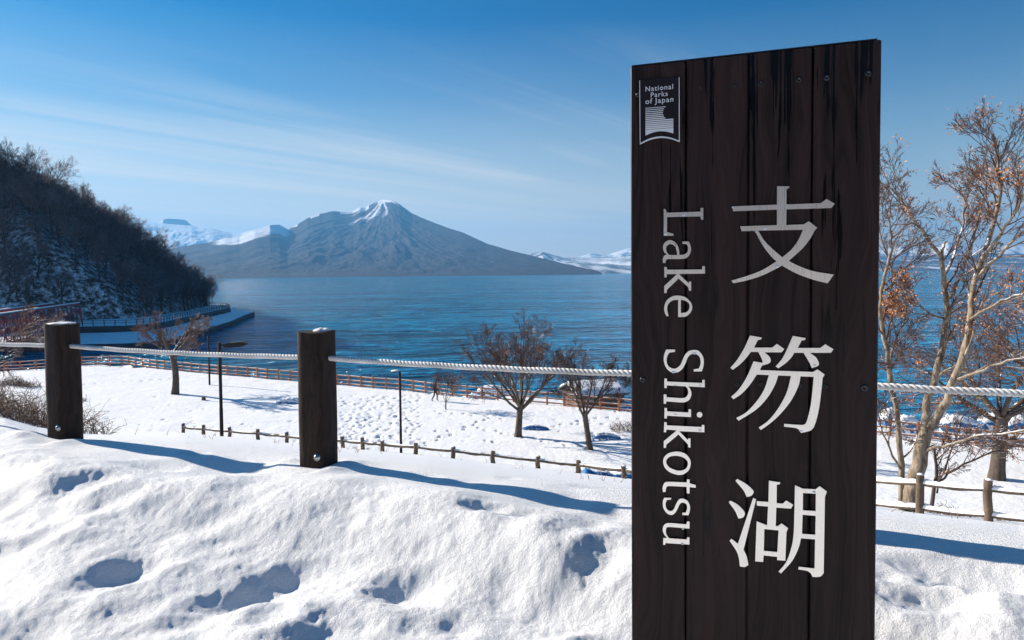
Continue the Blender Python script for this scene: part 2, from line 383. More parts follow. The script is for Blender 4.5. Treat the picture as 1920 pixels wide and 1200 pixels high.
SIL = [(300,470),(345,462),(393,454.5),(422,447),(450,445),(479,431),(508,422),(525,421),(540,429),(554,424),(579,408.7),(599,401.5),(625,396),(651,397),(663,396),(677,388.6),(688,388.6),(708,378.6),(720,373.8),(737,375.8),(751,383),(774,400),(800,411.6),(838,426),(869,436),(912,456),(955,469),(984,476),(1052,493),(1098,503),(1121,507.5),(1126,510.5),(1130,513)]
def snow_main(X_, Y_, z, T, ang, rr, gul, c):
    s = 0.05+0.30*fbm(X_*.003, Y_*.003, 4, 91)+sstep(560, 900, z)*0.14
    # snow-filled gullies running down from the summit
    for a0, w0, l0 in ((0.02,.10,1500),(0.20,.05,1250),(-0.12,.06,1700),(-.42,.03,900),(0.55,.03,900),(-.9,.05,1600)):
        s = s+0.42*np.exp(-((ang-a0-0.06*np.sin(rr*.004))/(w0*.95))**2)*sstep(l0, l0*.5, rr)
    s = s+0.95*sstep(556,530,c)*sstep(0.80, 0.93, T)*sstep(370, 450, c)
    s = s+0.9*sstep(0.955, 1.0, T)*(fbm(c*.09, c*0, 3, 95) > -0.02)*sstep(760, 700, c)*sstep(540,560,c)
    s = s+0.35*np.maximum(0, fbm(ang*14, rr*.001, 3, 96))*sstep(200, 700, z)
    return s
range_mesh('mountain', SIL, [(300,5200),(450,5600),(508,6000),(540,6400),(600,7000),(720,7700),(800,7000),(900,6000),(1000,5200),(1130,4300)],
           [(300,2900),(600,3300),(900,3800),(1130,4200)], 300, 1130, 1.5, 220, lambda T: 0.22*T+0.78*T**2.0, snow_main, 30)
SNM = lambda base: (lambda X_, Y_, z, T, ang, rr, gul, c: base+0.28*fbm(X_*.0016, Y_*.0006, 4, 71)+0.3*(gul-.4))
range_mesh('far_mountains_left', [(100,395),(200,404),(276,416),(300,418.5),(330,421),(360,423),(373,426),(402,429),(436,437),(455,437),(473,432),(500,434),(560,440),(640,450)],
           [(100,11500),(640,11000)], [(100,7000),(640,7600)], 100, 640, 2.0, 90, lambda T: T**1.4, lambda X_, Y_, z, T, ang, rr, gul, c: 1.0+0*T, 70, seed=61)
range_mesh('lava_dome', [(300,426),(305,416.5),(310,411.5),(318,409.8),(328,410.6),(342,411.2),(350,412.4),(355,416),(360,421),(366,427)],[(300,12100),(366,12100)],[(300,11850),(366,11850)],300,366,1.5,24,lambda T: T**.5,lambda X_, Y_, z, T, ang, rr, gul, c: 0.15+0.9*(c < 309)+0.5*(T > .97)*(fbm(c*.2, c*0, 2, 5) > .1), 20, seed=77)
range_mesh('far_mountains_middle', [(960,480),(995,474.6),(1018,472),(1035,477.5),(1055,482),(1098,483),(1156,482),(1181,478),(1300,470),(1500,478),(1640,474),(1700,480),(1900,476),(2100,480)],
           [(960,9000),(2100,9000)], [(960,6200),(2100,6600)], 960, 2100, 3.0, 80, lambda T: T**0.8, SNM(0.42), 60, seed=64)
range_mesh('far_mountains_right', [(1040,486),(1087,481),(1110,474.6),(1140,477),(1173,466.6),(1181,465),(1300,455),(1500,462),(1640,472),(1670,466),(1687,460),(1707,463),(1747,467),(1777,453),(1817,465),(1900,460),(2100,470)],
           [(1040,12800),(2100,12600)], [(1040,9500),(2100,9300)], 1040, 2100, 3.0, 80, lambda T: T**0.9, SNM(1.0), 120, seed=67)

# ------------------------------------------------------------------ promontory across the river mouth
FENCE2 = [(-118,136),(-100,136.5),(-85,136.5),(-76.4,138.7),(-75.3,146),(-79,166),(-84,192),(-88,213),(-95,222),(-112,240),(-129,278)]
EDGE2 = [(-110,118),(-76,119),(-66,121),(-64,125),(-67.5,147),(-72.7,176),(-79,200),(-84,222),(-100,245),(-120,285)]
FOOT = np.array([(-150,150),(-104,152),(-90,164),(-93,195),(-101,226),(-138,290)])
def foot_x(y): return np.interp(y, FOOT[1:,1], FOOT[1:,0])
M_CON = simple('dark_concrete', (0.06, 0.06, 0.065), 0.8, var=.4, vs=.6, bump=.02, bs=3)
def build_promontory():
    # platform polygon, wall, snowy apron, outer wall: strips between polylines, resampled
    def rs(P, n):
        P = np.array(P, float); d = np.concatenate([[0], np.cumsum(np.hypot(*np.diff(P, axis=0).T))]); s = np.linspace(0, d[-1], n)
        return np.stack([np.interp(s, d, P[:,0]), np.interp(s, d, P[:,1])], 1)
    n = 60; A = rs(FENCE2, n); E = rs(EDGE2, n)
    def strip(name, P, zp, Q, zq, mat, noise=0.0):
        V = np.concatenate([np.column_stack([P, np.full(n, zp)+noise*RS.rand(n)]), np.column_stack([Q, np.full(n, zq)+noise*RS.rand(n)])])
        Fc = np.array([(i, i+1, n+i+1, n+i) for i in range(n-1)])
        return V, Fc
    I = A.copy(); I[:,0] = -170; I[:,1] = np.maximum(A[:,1], 150)
    V, Fc = strip('', I, -9.9, A, -9.95, None); tag(mesh_obj('promenade_path', V, Fc, M_SNOWF), kind='structure')
    V, Fc = strip('', A, -9.95, A, -11.3, None); V[n:, :2] += 0.05
    w1 = mesh_obj('retaining_wall', V, Fc, M_CON); tag(w1, 'dark concrete retaining wall below the promenade railing across the water', 'wall')
    mo = w1.modifiers.new('thick', 'SOLIDIFY'); mo.thickness = 0.4
    V, Fc = strip('', A+0.05, -11.2, E, -11.85, None, .06); tag(mesh_obj('snowy_apron', V, Fc, M_SNOWF), kind='structure')
    V, Fc = strip('', E, -11.87, E+np.array([.15,-.1]), -13.6, None)
    w2 = mesh_obj('quay_wall', V, Fc, M_CON); tag(w2, 'low dark quay wall at the waterline, outer edge of the far promenade', 'wall')
    mo = w2.modifiers.new('thick', 'SOLIDIFY'); mo.thickness = 0.4
    return A
A2 = build_promontory()
def hill_h(x, y):
    fx = foot_x(y); d = fx-x
    d = np.minimum(d, (y-150)*1.3+4)
    cap = np.interp(y, [140,180,215,240,262,285,300], [76,73,59,44,32,17,7])
    r = 0.86*np.maximum(d, 0); r = cap*(1-np.exp(-r/np.maximum(cap,1)*1.15))
    r = r+34*sstep(-.745, -.92, x/y)*sstep(0, 30, d)  # unseen bulk added outside the view to throw shade over the promenade
    return -10.4+r+1.8*fbm(x*.06, y*.06, 4, 81)*sstep(0, 12, d)
def build_hill():
    xs = np.linspace(-340, -84, 180); ys = np.linspace(148, 310, 130); X_, Y_ = np.meshgrid(xs, ys, indexing='ij')
    Z_ = hill_h(X_.ravel(), Y_.ravel()).reshape(X_.shape); n, k = X_.shape
    Z_ = np.where(X_ > foot_x(Y_)+0.5, -14.5, Z_)
    i, j = np.meshgrid(np.arange(n-1), np.arange(k-1), indexing='ij')
    Fc = np.stack([i*k+j, (i+1)*k+j, (i+1)*k+j+1, i*k+j+1], -1).reshape(-1,4)
    m, t, p = pmat('hill_snow'); g = t.n('ShaderNodeNewGeometry').outputs['Position']
    f = t.ramp(t.noise(g, 0.7, 6, 0.75), [(0.46, 0.0), (0.62, 1.0)])
    t.L.new(t.mix(f, (0.05, 0.04, 0.035), (0.78, 0.8, 0.84)), p.inputs['Base Color']); p.inputs['Roughness'].default_value = .9
    tag(mesh_obj('hill', np.stack([X_, Y_, Z_], -1).reshape(-1,3), Fc, m, smooth=True), kind='structure')
build_hill()
# unseen brown rise added behind the viewpoint to tint reflections in the letters
def build_rise():
    th = np.radians(np.arange(95, 266, 3.0)); V = []; k = len(th)
    R_ = [(14,-1.3),(19,.5),(26,5.5),(34,10),(46,13)]
    for r, z in R_:
        for a in th: V.append((r*math.sin(a), r*math.cos(a), z+(1.2*math.sin(a*9)+.8*math.sin(a*23) if z > 1 else 0)))
    Fc = np.array([(j*k+i, j*k+i+1, (j+1)*k+i+1, (j+1)*k+i) for j in range(4) for i in range(k-1)])
    m = simple('reflection_rise', (0.085, 0.058, 0.042), .9, var=.6, vs=.8)
    tag(mesh_obj('reflection_rise', V, Fc, m, smooth=True), kind='structure')
build_rise()

# ------------------------------------------------------------------ bare trees
def bark_mat(name, a, b, snow, vs=5):
    m, t, p = pmat(name); g = t.n('ShaderNodeNewGeometry'); oc = t.n('ShaderNodeTexCoord').outputs['Object']
    f = t.ramp(t.noise(t.mapping(oc, (1,1,.35)), vs, 5, .65), [(0.35, 0.0), (0.65, 1.0)])
    c = t.mix(f, a, b)
    nz = t.n('ShaderNodeSeparateXYZ', {0: g.outputs['Normal']}).outputs[2]
    sm = t.math('ADD', nz, t.math('MULTIPLY', t.math('SUBTRACT', t.noise(g.outputs['Position'], 1.7, 4, 0.6), 0.5), 2.2))
    c = t.mix(t.ramp(sm, [(1-snow, 0.0), (1-snow+0.1, 1.0)]), c, (0.84, 0.86, 0.9))
    t.L.new(c, p.inputs['Base Color']); p.inputs['Roughness'].default_value = .85
    b_ = t.n('ShaderNodeBump', {'Height': t.noise(t.mapping(oc, (1,1,.3)), 18, 4), 'Strength': .5, 'Distance': .03}); t.L.new(b_.outputs[0], p.inputs['Normal'])
    return m
M_BARKH = bark_mat('bark_hill', (.05,.038,.034), (.13,.095,.082), .16)
M_TWIGH = bark_mat('twig_hill', (.135,.088,.088), (.25,.17,.165), .13)
M_BARKF = bark_mat('bark_field', (.045,.032,.024), (.11,.085,.065), .22)
M_TWIGF = bark_mat('twig_field', (.062,.034,.029), (.115,.065,.054), .10)
M_BARKR = bark_mat('bark_pale', (.075,.050,.034), (.36,.29,.21), .40, 11)
M_TWIGR = bark_mat('twig_red', (.10,.055,.04), (.17,.10,.075), .14)
M_LEAF = simple('dry_leaf', (.48,.20,.07), .7, var=.45, vs=3)

def fast_tubes(polys, sides=3):
    """polys: list of (points n x 3, radii n) -> V, F (quads)"""
    from collections import defaultdict
    by = defaultdict(list)
    for P, r in polys: by[len(P)].append((P, r))
    Vs = []; Fs = []; off = 0
    for m, L in by.items():
        P = np.array([a for a, b in L]); R_ = np.array([b for a, b in L]); k = len(L)
        T = np.empty_like(P); T[:,1:-1] = P[:,2:]-P[:,:-2]; T[:,0] = P[:,1]-P[:,0]; T[:,-1] = P[:,-1]-P[:,-2]
        T /= np.linalg.norm(T, axis=2, keepdims=True)+1e-9
        ref = np.where(np.abs(T[:,:1,2:3]) < .85, np.array([0,0,1.0]), np.array([1.0,0,0]))
        A = np.cross(T, ref); A /= np.linalg.norm(A, axis=2, keepdims=True)+1e-9; B = np.cross(A, T)
        an = np.arange(sides)*2*math.pi/sides
        V = P[:,:,None]+R_[:,:,None,None]*(np.cos(an)[None,None,:,None]*A[:,:,None]+np.sin(an)[None,None,:,None]*B[:,:,None])
        base = (np.arange(k)*m*sides)[:,None,None]; i = np.arange(m-1)[None,:,None]*sides; j = np.arange(sides)[None,None,:]; j2 = (j+1)%sides
        Fc = np.stack([base+i+j, base+i+j2, base+i+sides+j2, base+i+sides+j], -1).reshape(-1,4)+off
        Vs.append(V.reshape(-1,3)); Fs.append(Fc); off += k*m*sides
    return np.concatenate(Vs), np.concatenate(Fs)
class Tree:
    def __init__(s, seed): s.rg = np.random.RandomState(seed); s.big = []; s.small = []; s.tips = []
    def limb(s, P, r0, r1, lvl):
        P = np.array(P, float); n = len(P); r = np.linspace(r0, r1, n)
        (s.big if r0 > s.thr else s.small).append((P, r)); return P, r
    def grow(s, p, d, L, r, lvl, spec):
        """spec: list per level of (children, angle, length factor, wobble, up)"""
        n = 5 if lvl < 2 else (4 if lvl < 4 else 3)
        ch, ang, lf, wob, up = spec[min(lvl, len(spec)-1)]
        last = lvl >= len(spec)-1
        P = [p]; q = d.copy(); step = L/(n-1)
        for i in range(n-1):
            q = q+s.rg.normal(0, wob, 3)+np.array([0,0,up]); q /= np.linalg.norm(q); P.append(P[-1]+q*step)
        P = np.array(P); rr = np.linspace(r, r*(.35 if not last else .3), n); rr = np.maximum(rr, s.rmin)
        (s.big if r > s.thr else s.small).append((P, rr))
        if last: s.tips.append(P[-1]); return
        s.kids(P, rr, L, lvl, spec)
    def kids(s, P, rr, L, lvl, spec, f0=.28, scale=1.0):
        ch, ang, lf, wob, up = spec[min(lvl, len(spec)-1)]; n = len(P)
        for c in range(ch):
            f = f0+(1-f0)*(c+s.rg.rand()*.7)/ch; f = min(f, .995); k = f*(n-1); i = int(k); w_ = k-i
            q = P[i]*(1-w_)+P[min(i+1,n-1)]*w_; tdir = P[min(i+1,n-1)]-P[i]; tdir /= np.linalg.norm(tdir)+1e-9
            a = s.rg.rand()*2*math.pi; v = np.cross(tdir, [math.cos(a), math.sin(a), .3*math.sin(a*2)]); v /= np.linalg.norm(v)+1e-9
            th = ang*s.rg.uniform(.6, 1.25)*(1.0-.35*f if lvl else 1)
            nd = tdir*math.cos(th)+v*math.sin(th); rad = rr[i]*.55
            s.grow(q, nd, L*lf*s.rg.uniform(.7, 1.15)*(1.1-.45*f)*scale, rad, lvl+1, spec)

def emit(tree, root, mb, mt, leaves=0, lscale=.06, zmax=None):
    base = np.array(wl(root)); out = []
    V, Fc = fast_tubes([(P, r) for P, r in tree.big], 7)
    tr = mesh_obj('trunk', V, Fc, mb, root, smooth=True)
    V, Fc = fast_tubes(tree.small, 3)
    cr = mesh_obj('crown', V, Fc, mt, root)
    if leaves:
        rg = tree.rg; tips = np.array(tree.tips)
        # leaves hang on in clumps
        w_ = fbm(tips[:,0]*1.1+tips[:,1]*.6, tips[:,2]*1.1, 2, 7); pr = (w_ > .22).astype(float)+.04; pr /= pr.sum()
        c = tips[rg.choice(len(tips), leaves, p=pr)]+rg.normal(0, .07, (leaves, 3))
        a = rg.normal(0, 1, (leaves, 3)); a /= np.linalg.norm(a, axis=1)[:,None]; b = np.cross(a, rg.normal(0,1,(leaves,3))); b /= np.linalg.norm(b, axis=1)[:,None]
        s1 = lscale*rg.uniform(.6, 1.2, (leaves,1)); V = np.stack([c-a*s1, c-b*s1*.4, c+a*s1, c+b*s1*.4], 1).reshape(-1,3)
        mesh_obj('leaves', V, np.arange(leaves*4).reshape(-1,4), M_LEAF, root)
    return tr, cr

SP_VASE = [(7,.62,.62,.05,.02),(6,.62,.58,.10,.03),(6,.65,.60,.13,.02),(5,.7,.6,.16,0),(4,.75,.6,.2,0),(0,0,0,.25,0)]
def free_tree(name, pos, height, trunk_h, r, seed, label, cat, group, mb, mt, spread=.8, lean=(0,0), rmin=.006, leaves=0, spec=None, nl=6, lscale=.06, bend=None):
    t = Tree(seed); t.thr = r*.16; t.rmin = rmin; spec = spec or SP_VASE
    root = empty(name, pos, label, cat, group); p0 = np.array(pos, float)-np.array([0,0,.15]); nl = nl
    n = 6; P = [p0+np.array([lean[0]*f+(bend or 0)*math.sin(f*3.1), lean[1]*f, (trunk_h+.15)*f]) for f in np.linspace(0,1,n)]
    P = np.array(P); rr = r*np.array([1.35,1.08,.98,.93,.9,.92]); t.big.append((P, rr))
    L = (height-trunk_h)*.74
    for k in range(nl):
        a = k*2*math.pi/nl+t.rg.rand()*.7; sp = spread*t.rg.uniform(.45, 1.15); d = np.array([math.sin(sp)*math.cos(a), math.sin(sp)*math.sin(a), math.cos(sp)])
        t.grow(P[-1]-np.array([0,0,.25*t.rg.rand()*trunk_h*.6]), d, L*t.rg.uniform(.90,1.06), r*.42, 1, spec)
    emit(t, root, mb, mt, leaves, lscale); return root

# field trees
SPF = [(6,.5,.62,.05,.05),(6,.55,.58,.08,.03),(5,.62,.60,.10,.01),(5,.68,.62,.12,.0),(5,.75,.70,.14,.0),(0,0,0,.14,0)]
def at(px, py, z=-10.0):
    p = G(px, py, z); return (p[0], p[1], gz(p[0], p[1]))
free_tree('bare_tree', at(971,819), 7.5, 1.8, .21, 11, 'wide-crowned bare tree in the snowy field, left of the pair by the hut', 'tree', 'bare trees in the field', M_BARKF, M_TWIGF, .80, (.15,0), .0065, nl=11, spec=SPF)
free_tree('bare_tree', at(1107,843), 5.9, 2.0, .17, 12, 'leaning forked bare tree just left of the sign, nearer than its wide neighbour', 'tree', 'bare trees in the field', M_BARKF, M_TWIGF, .62, (-.3,0), .007, nl=6, spec=SPF)
free_tree('bare_tree', at(328,739), 7.8, 3.5, .27, 13, 'bare tree with bent thick trunk and sparse twigs in the left of the field', 'tree', 'bare trees in the field', M_BARKF, M_TWIGR, 1.2, (-.15,0), .009, nl=7, spec=SPF, bend=.18)
free_tree('young_tree', at(836,768), 3.2, .5, .05, 14, 'thin young tree with upright stems beside the walking person', 'tree', 'bare trees in the field', M_BARKF, M_TWIGF, .5, (0,0), .010, nl=5, spec=[SPF[0]]+SPF[2:])

# traced trees on the right, close behind the log fence
SPR = [(8,.6,.5,.05,.02),(5,.62,.6,.07,.03),(5,.65,.62,.08,.01),(4,.7,.66,.10,0),(3,.75,.7,.13,0),(0,0,0,.14,0)]
def traced(name, limbs, label, seed, group, mb, mt, leaves, rmin=.0042, kidf=1.0, lscale=.030, thr=.03):
    t = Tree(seed); t.thr = thr; t.rmin = rmin
    b = limbs[0][0][0]; base = W(*b); root = empty(name, tuple(base), label, 'tree', group)
    for pts, r0, r1, nk, L in limbs:
        C = np.array([W(*q) for q in pts]); m = len(C); d = np.arange(m)
        s = np.linspace(0, m-1, (m-1)*3+1); P = np.stack([np.interp(s, d, C[:,a]) for a in range(3)], 1)
        P[1:-1] = (P[:-2]+2*P[1:-1]+P[2:])/4; P[1:-1] += t.rg.normal(0, .012, P[1:-1].shape)
        rr = np.linspace(r0, r1, len(P))*(.95 if L == 1 and nk == 0 else .64); t.big.append((P, rr))
        sp = [(int(nk*1.25), SPR[1][1], .5, .1, .02)]+SPR[2:]
        t.kids(P, np.minimum(rr, .055), L, 0, sp, f0=.30)
        t.tips.append(P[-1])
    emit(t, root, mb, mt, leaves, lscale); return root
traced('bare_tree', [
    ([(1707,958,13),(1714,905,13),(1727,853,13),(1738,800,13)], .165, .125, 0, 1),
    ([(1738,805,13),(1734,765,13.1),(1755,714,13.2),(1766,652,13.2),(1777,589,13.3),(1771,533,13.3),(1765,480,13.2)], .125, .062, 5, 2.0),
    ([(1765,484,13.2),(1740,447,13),(1710,407,12.8),(1690,372,12.6),(1668,352,12.5),(1650,340,12.4)], .058, .018, 7, 1.7),
    ([(1768,520,13.3),(1787,483,13.5),(1803,433,13.8),(1812,385,14),(1800,350,14.1)], .055, .018, 7, 1.7),
    ([(1765,482,13.2),(1768,468,13.2),(1773,453,13.2)], .05, .035, 0, .8),
    ([(1739,810,13),(1769,765,12.7),(1788,714,12.5),(1810,652,12.4),(1817,600,12.4),(1822,550,12.4),(1837,500,12.4)], .12, .075, 5, 2.0),
    ([(1837,500,12.4),(1860,433,12.5),(1877,360,12.6),(1871,300,12.6),(1863,250,12.5)], .075, .02, 10, 1.9),
    ([(1845,480,12.4),(1875,440,12),(1905,400,11.7),(1935,330,11.4)], .055, .02, 9, 1.9),
    ([(1775,565,13.2),(1787,550,13.2),(1810,493,13.4),(1827,433,13.6),(1847,373,13.9),(1855,320,14)], .065, .02, 9, 1.8),
    ([(1832,520,12.4),(1870,480,12.1),(1920,433,11.7),(1960,400,11.5)], .05, .02, 7, 1.8),
    ([(1815,600,12.4),(1850,578,12.1),(1890,560,11.8),(1930,545,11.5)], .045, .02, 6, 1.4),
    ([(1730,845,13),(1755,838,12.6),(1790,832,12.2),(1850,815,11.8),(1925,806,11.3)], .05, .022, 6, 1.3),
    ([(1790,714,12.5),(1830,700,12),(1875,680,11.7),(1930,670,11.4)], .045, .02, 6, 1.4),
    ([(1774,600,13.3),(1745,590,13.4),(1715,565,13.4),(1690,555,13.4)], .035, .012, 7, 1.3),
    ([(1740,700,13.1),(1715,690,13.3),(1690,680,13.4)], .03, .012, 6, 1.2)],
    'large pale-barked tree with twin stems and clinging rust-brown leaves beside the sign', 21, 'pale-barked trees on the right', M_BARKR, M_TWIGR, 3600)
traced('bare_tree', [
    ([(1690,958,13.8),(1690,872,13.8),(1683,790,13.8),(1667,700,13.7),(1656,633,13.7),(1652,578,13.6),(1653,533,13.6),(1668,480,13.5),(1672,440,13.4),(1667,413,13.3),(1672,370,13.2)], .10, .02, 16, 1.9),
    ([(1678,743,13.8),(1668,680,13.8),(1680,630,13.8),(1696,597,13.9),(1705,560,14)], .05, .02, 7, 1.5),
    ([(1660,545,13.6),(1680,525,13.6),(1672,500,13.7),(1650,440,13.7),(1640,380,13.7)], .04, .015, 8, 1.6),
    ([(1688,880,13.8),(1668,840,13.5),(1650,800,13.3),(1640,770,13.2)], .04, .012, 7, 1.3),
    ([(1690,860,13.8),(1712,842,13.9),(1722,800,14.1)], .035, .012, 6, 1.2)],
    'slender pale tree right against the edge of the sign, thin stem', 22, 'pale-barked trees on the right', M_BARKR, M_TWIGR, 500)
traced('bare_tree', [
    ([(1745,960,13.4),(1752,905,13.4),(1758,870,13.3),(1748,835,13.3)], .065, .035, 5, 1.2),
    ([(1758,905,13.4),(1790,880,13.1),(1840,855,12.8),(1900,838,12.3),(1960,830,12)], .035, .015, 8, 1.2),
    ([(1757,925,13.4),(1775,860,13.5),(1800,800,13.7),(1812,760,13.9)], .03, .012, 8, 1.2)],
    'small dark multi-stemmed tree at the fence, low arching branches', 23, 'pale-barked trees on the right', M_BARKF, M_TWIGR, 80)
SPC = [(7,.6,.55,.05,0),(6,.75,.6,.08,.01),(5,.75,.62,.09,0),(5,.75,.64,.11,0),(3,.8,.68,.13,0),(0,0,0,.15,0)]
free_tree('bare_tree', at(1869,897), 8.6, 3.0, .31, 24, 'stout dark-trunked tree with low spreading branches farther off at the right', 'tree', 'pale-barked trees on the right', M_BARKF, M_TWIGR, 1.15, (.2,0), .008, 1500, SPC, nl=8, lscale=.06)
free_tree('bare_tree', at(1985,905), 10.5, 3.2, .30, 25, 'reddish twiggy tree whose crown reaches in at the right edge', 'tree', 'pale-barked trees on the right', M_BARKR, M_TWIGR, .85, (0,0), .008, 1000, SPC, nl=8, lscale=.06)
free_tree('bare_tree', (8.6, 39.5, -10.0), 6.0, 2.0, .13, 26, 'reddish bare tree half hidden behind the left edge of the sign', 'tree', 'bare trees in the field', M_BARKF, M_TWIGF, .95, (0,0), .007, 300, SPF, nl=5)
free_tree('bare_tree', tuple(W(-125, 800, 22)), 5.4, 1.4, .10, 27, 'bare tree with pinkish twigs reaching in at the left edge before the bridge', 'tree', 'bare trees in the field', M_TWIGF, M_TWIGR, 1.0, (0,0), .006, 0, SPF, nl=5)

# trees on the hill: a few kinds, copied
SPH = [(6,.6,.6,.05,.02),(6,.62,.6,.09,.03),(6,.68,.6,.12,.01),(5,.7,.65,.15,.0),(0,0,0,.2,0)]
def hill_proto(seed, H, th, spread, nl):
    t = Tree(seed); t.thr = .06; t.rmin = .013
    P = np.array([(0.15*math.sin(f*4+seed), .1*math.cos(f*3), -.5+(th+.5)*f) for f in np.linspace(0,1,6)]); t.big.append((P, .19*np.array([1.2,1,.95,.9,.85,.8])))
    for k in range(nl):
        a = k*2*math.pi/nl+t.rg.rand(); sp = spread*t.rg.uniform(.2,1.1); d = np.array([math.sin(sp)*math.cos(a), math.sin(sp)*math.sin(a), math.cos(sp)])
        t.grow(P[3+k%3], d, (H-th)*.62*t.rg.uniform(.8,1.1), .11, 1, SPH)
    V, Fc = fast_tubes(t.big, 5); V2, F2 = fast_tubes(t.small, 3)
    out = []
    for nm, v, f, m in (('trunk', V, Fc, M_BARKH), ('crown', V2, F2, M_TWIGH)):
        o = mesh_obj(nm, v, f, m); out.append(o.data); bpy.data.objects.remove(o)
    return out
PROT = [hill_proto(100+i, *a) for i, a in enumerate([(12,4,.8,6),(13,5,.75,7),(11,3,.95,7),(13,4.5,.9,7),(10,3,.9,6),(12,3.5,1.05,8)])]
def hill_tree(x, y, z, kind, sc, rz, label, group):
    r = empty('hill_tree', (x, y, z), label, 'tree', group); r.rotation_euler = (RS.normal(0,.05), RS.normal(0,.05), rz); r.scale = (sc,)*3
    for nm, d in zip(('trunk','crown'), PROT[kind]):
        o = bpy.data.objects.new(nm, d); COL.objects.link(o); o.parent = r
def proj(p):
    c = CMN.T@np.array(p); return 960+F*c[0]/-c[2], PPY-F*c[1]/-c[2]
cnt = 0; tries = 0; placed = []
while cnt < 285 and tries < 30000:
    tries += 1
    y = RS.uniform(150, 292); x = foot_x(y)-abs(RS.uniform(-3, 96))+1.5; z = float(hill_h(np.array([x]), np.array([y]))[0])
    a, b = proj((x, y, z+6))
    if a < -30 or a > 420: continue
    if any((x-q[0])**2+(y-q[1])**2 < 5.5 for q in placed): continue
    if RS.rand() > (1.0 if y < 230 else .75): continue
    placed.append((x, y)); cnt += 1
    low_ = z < -6
    hill_tree(x, y, z, RS.randint(0, 6), RS.uniform(.85, 1.2)*(.9 if y > 265 else 1), RS.rand()*6.28,
              'bare dark tree at the foot of the wooded hill above the promenade' if low_ else 'bare dark tree among many on the snowy hillside at the left',
              'trees at the foot of the hill' if low_ else 'trees on the wooded hillside')

for k, (a, Yd, H, sp_, lb) in enumerate([(12,188,15,.5,'tall ridge tree at the left edge, highest crown of the wooded hill'),(48,190,17,.8,'tall bare tree with rounded crown standing above the ridge of the wooded hill'),(92,196,17,.95,'broad crooked bare tree leaning right above the hill ridge, right of its rounded neighbour'),(150,205,13,.8,'bare tree on the ridge a little downhill from the crooked one'),(375,250,12.5,.95,'bare tree at the very tip of the promontory, spreading over the water')]):
    X_ = (a-960)/F*Yd; z = float(hill_h(np.array([X_]), np.array([Yd*1.0]))[0])
    free_tree('hill_tree', (X_, Yd, z), H, H*.32, .26, 60+k, lb, 'tree', 'tall trees on the hill', M_BARKH, M_TWIGH, sp_, (0,0), .022, spec=SPH, nl=7)
for k, (a, Yd, sc) in enumerate([(350,236,.62),(362,258,.72),(385,252,.60),(393,240,.42),(376,270,.7),(366,240,.5),(398,262,.5)]):
    X_ = (a-960)/F*Yd; z = max(-10.0, float(hill_h(np.array([X_]), np.array([Yd*1.0]))[0]))
    hill_tree(X_, Yd, z, k%6, sc, k*1.3, 'low bare dark tree crowding the tip of the promontory', 'trees at the tip of the promontory')
def hill_brush():
    rg = np.random.RandomState(77); polys = []
    for i in range(17000):
        y = rg.uniform(150, 285); x = foot_x(y)-rg.uniform(-2, 92); a = 960+F*x/y
        if a < -60 or a > 420: continue
        z = float(hill_h(np.array([x]), np.array([y]))[0]); h = rg.uniform(.8, 5.5); d = rg.normal(0, .28, 2); b = np.array([x, y, z-.1])
        P = np.array([b, b+[d[0]*h*.4, d[1]*h*.4, h*.5], b+[d[0]*h, d[1]*h, h]]); r = rg.uniform(.012, .03); polys.append((P, np.array([r, r*.8, r*.5])))
        for k in range(3):
            q = P[1]+(P[2]-P[1])*rg.rand(); e = rg.normal(0, 1, 3); e[2] = abs(e[2])*.8; e *= h*.22; polys.append((np.array([q, q+e*.5, q+e]), np.array([r*.6, r*.5, r*.4])))
    V, Fc = fast_tubes(polys, 3); tag(mesh_obj('undergrowth', V, Fc, M_TWIGH, loc=(-110, 180, 0)), 'dense leafless brush and saplings covering the snowy slope of the wooded hill', 'undergrowth', kind='stuff')
hill_brush()

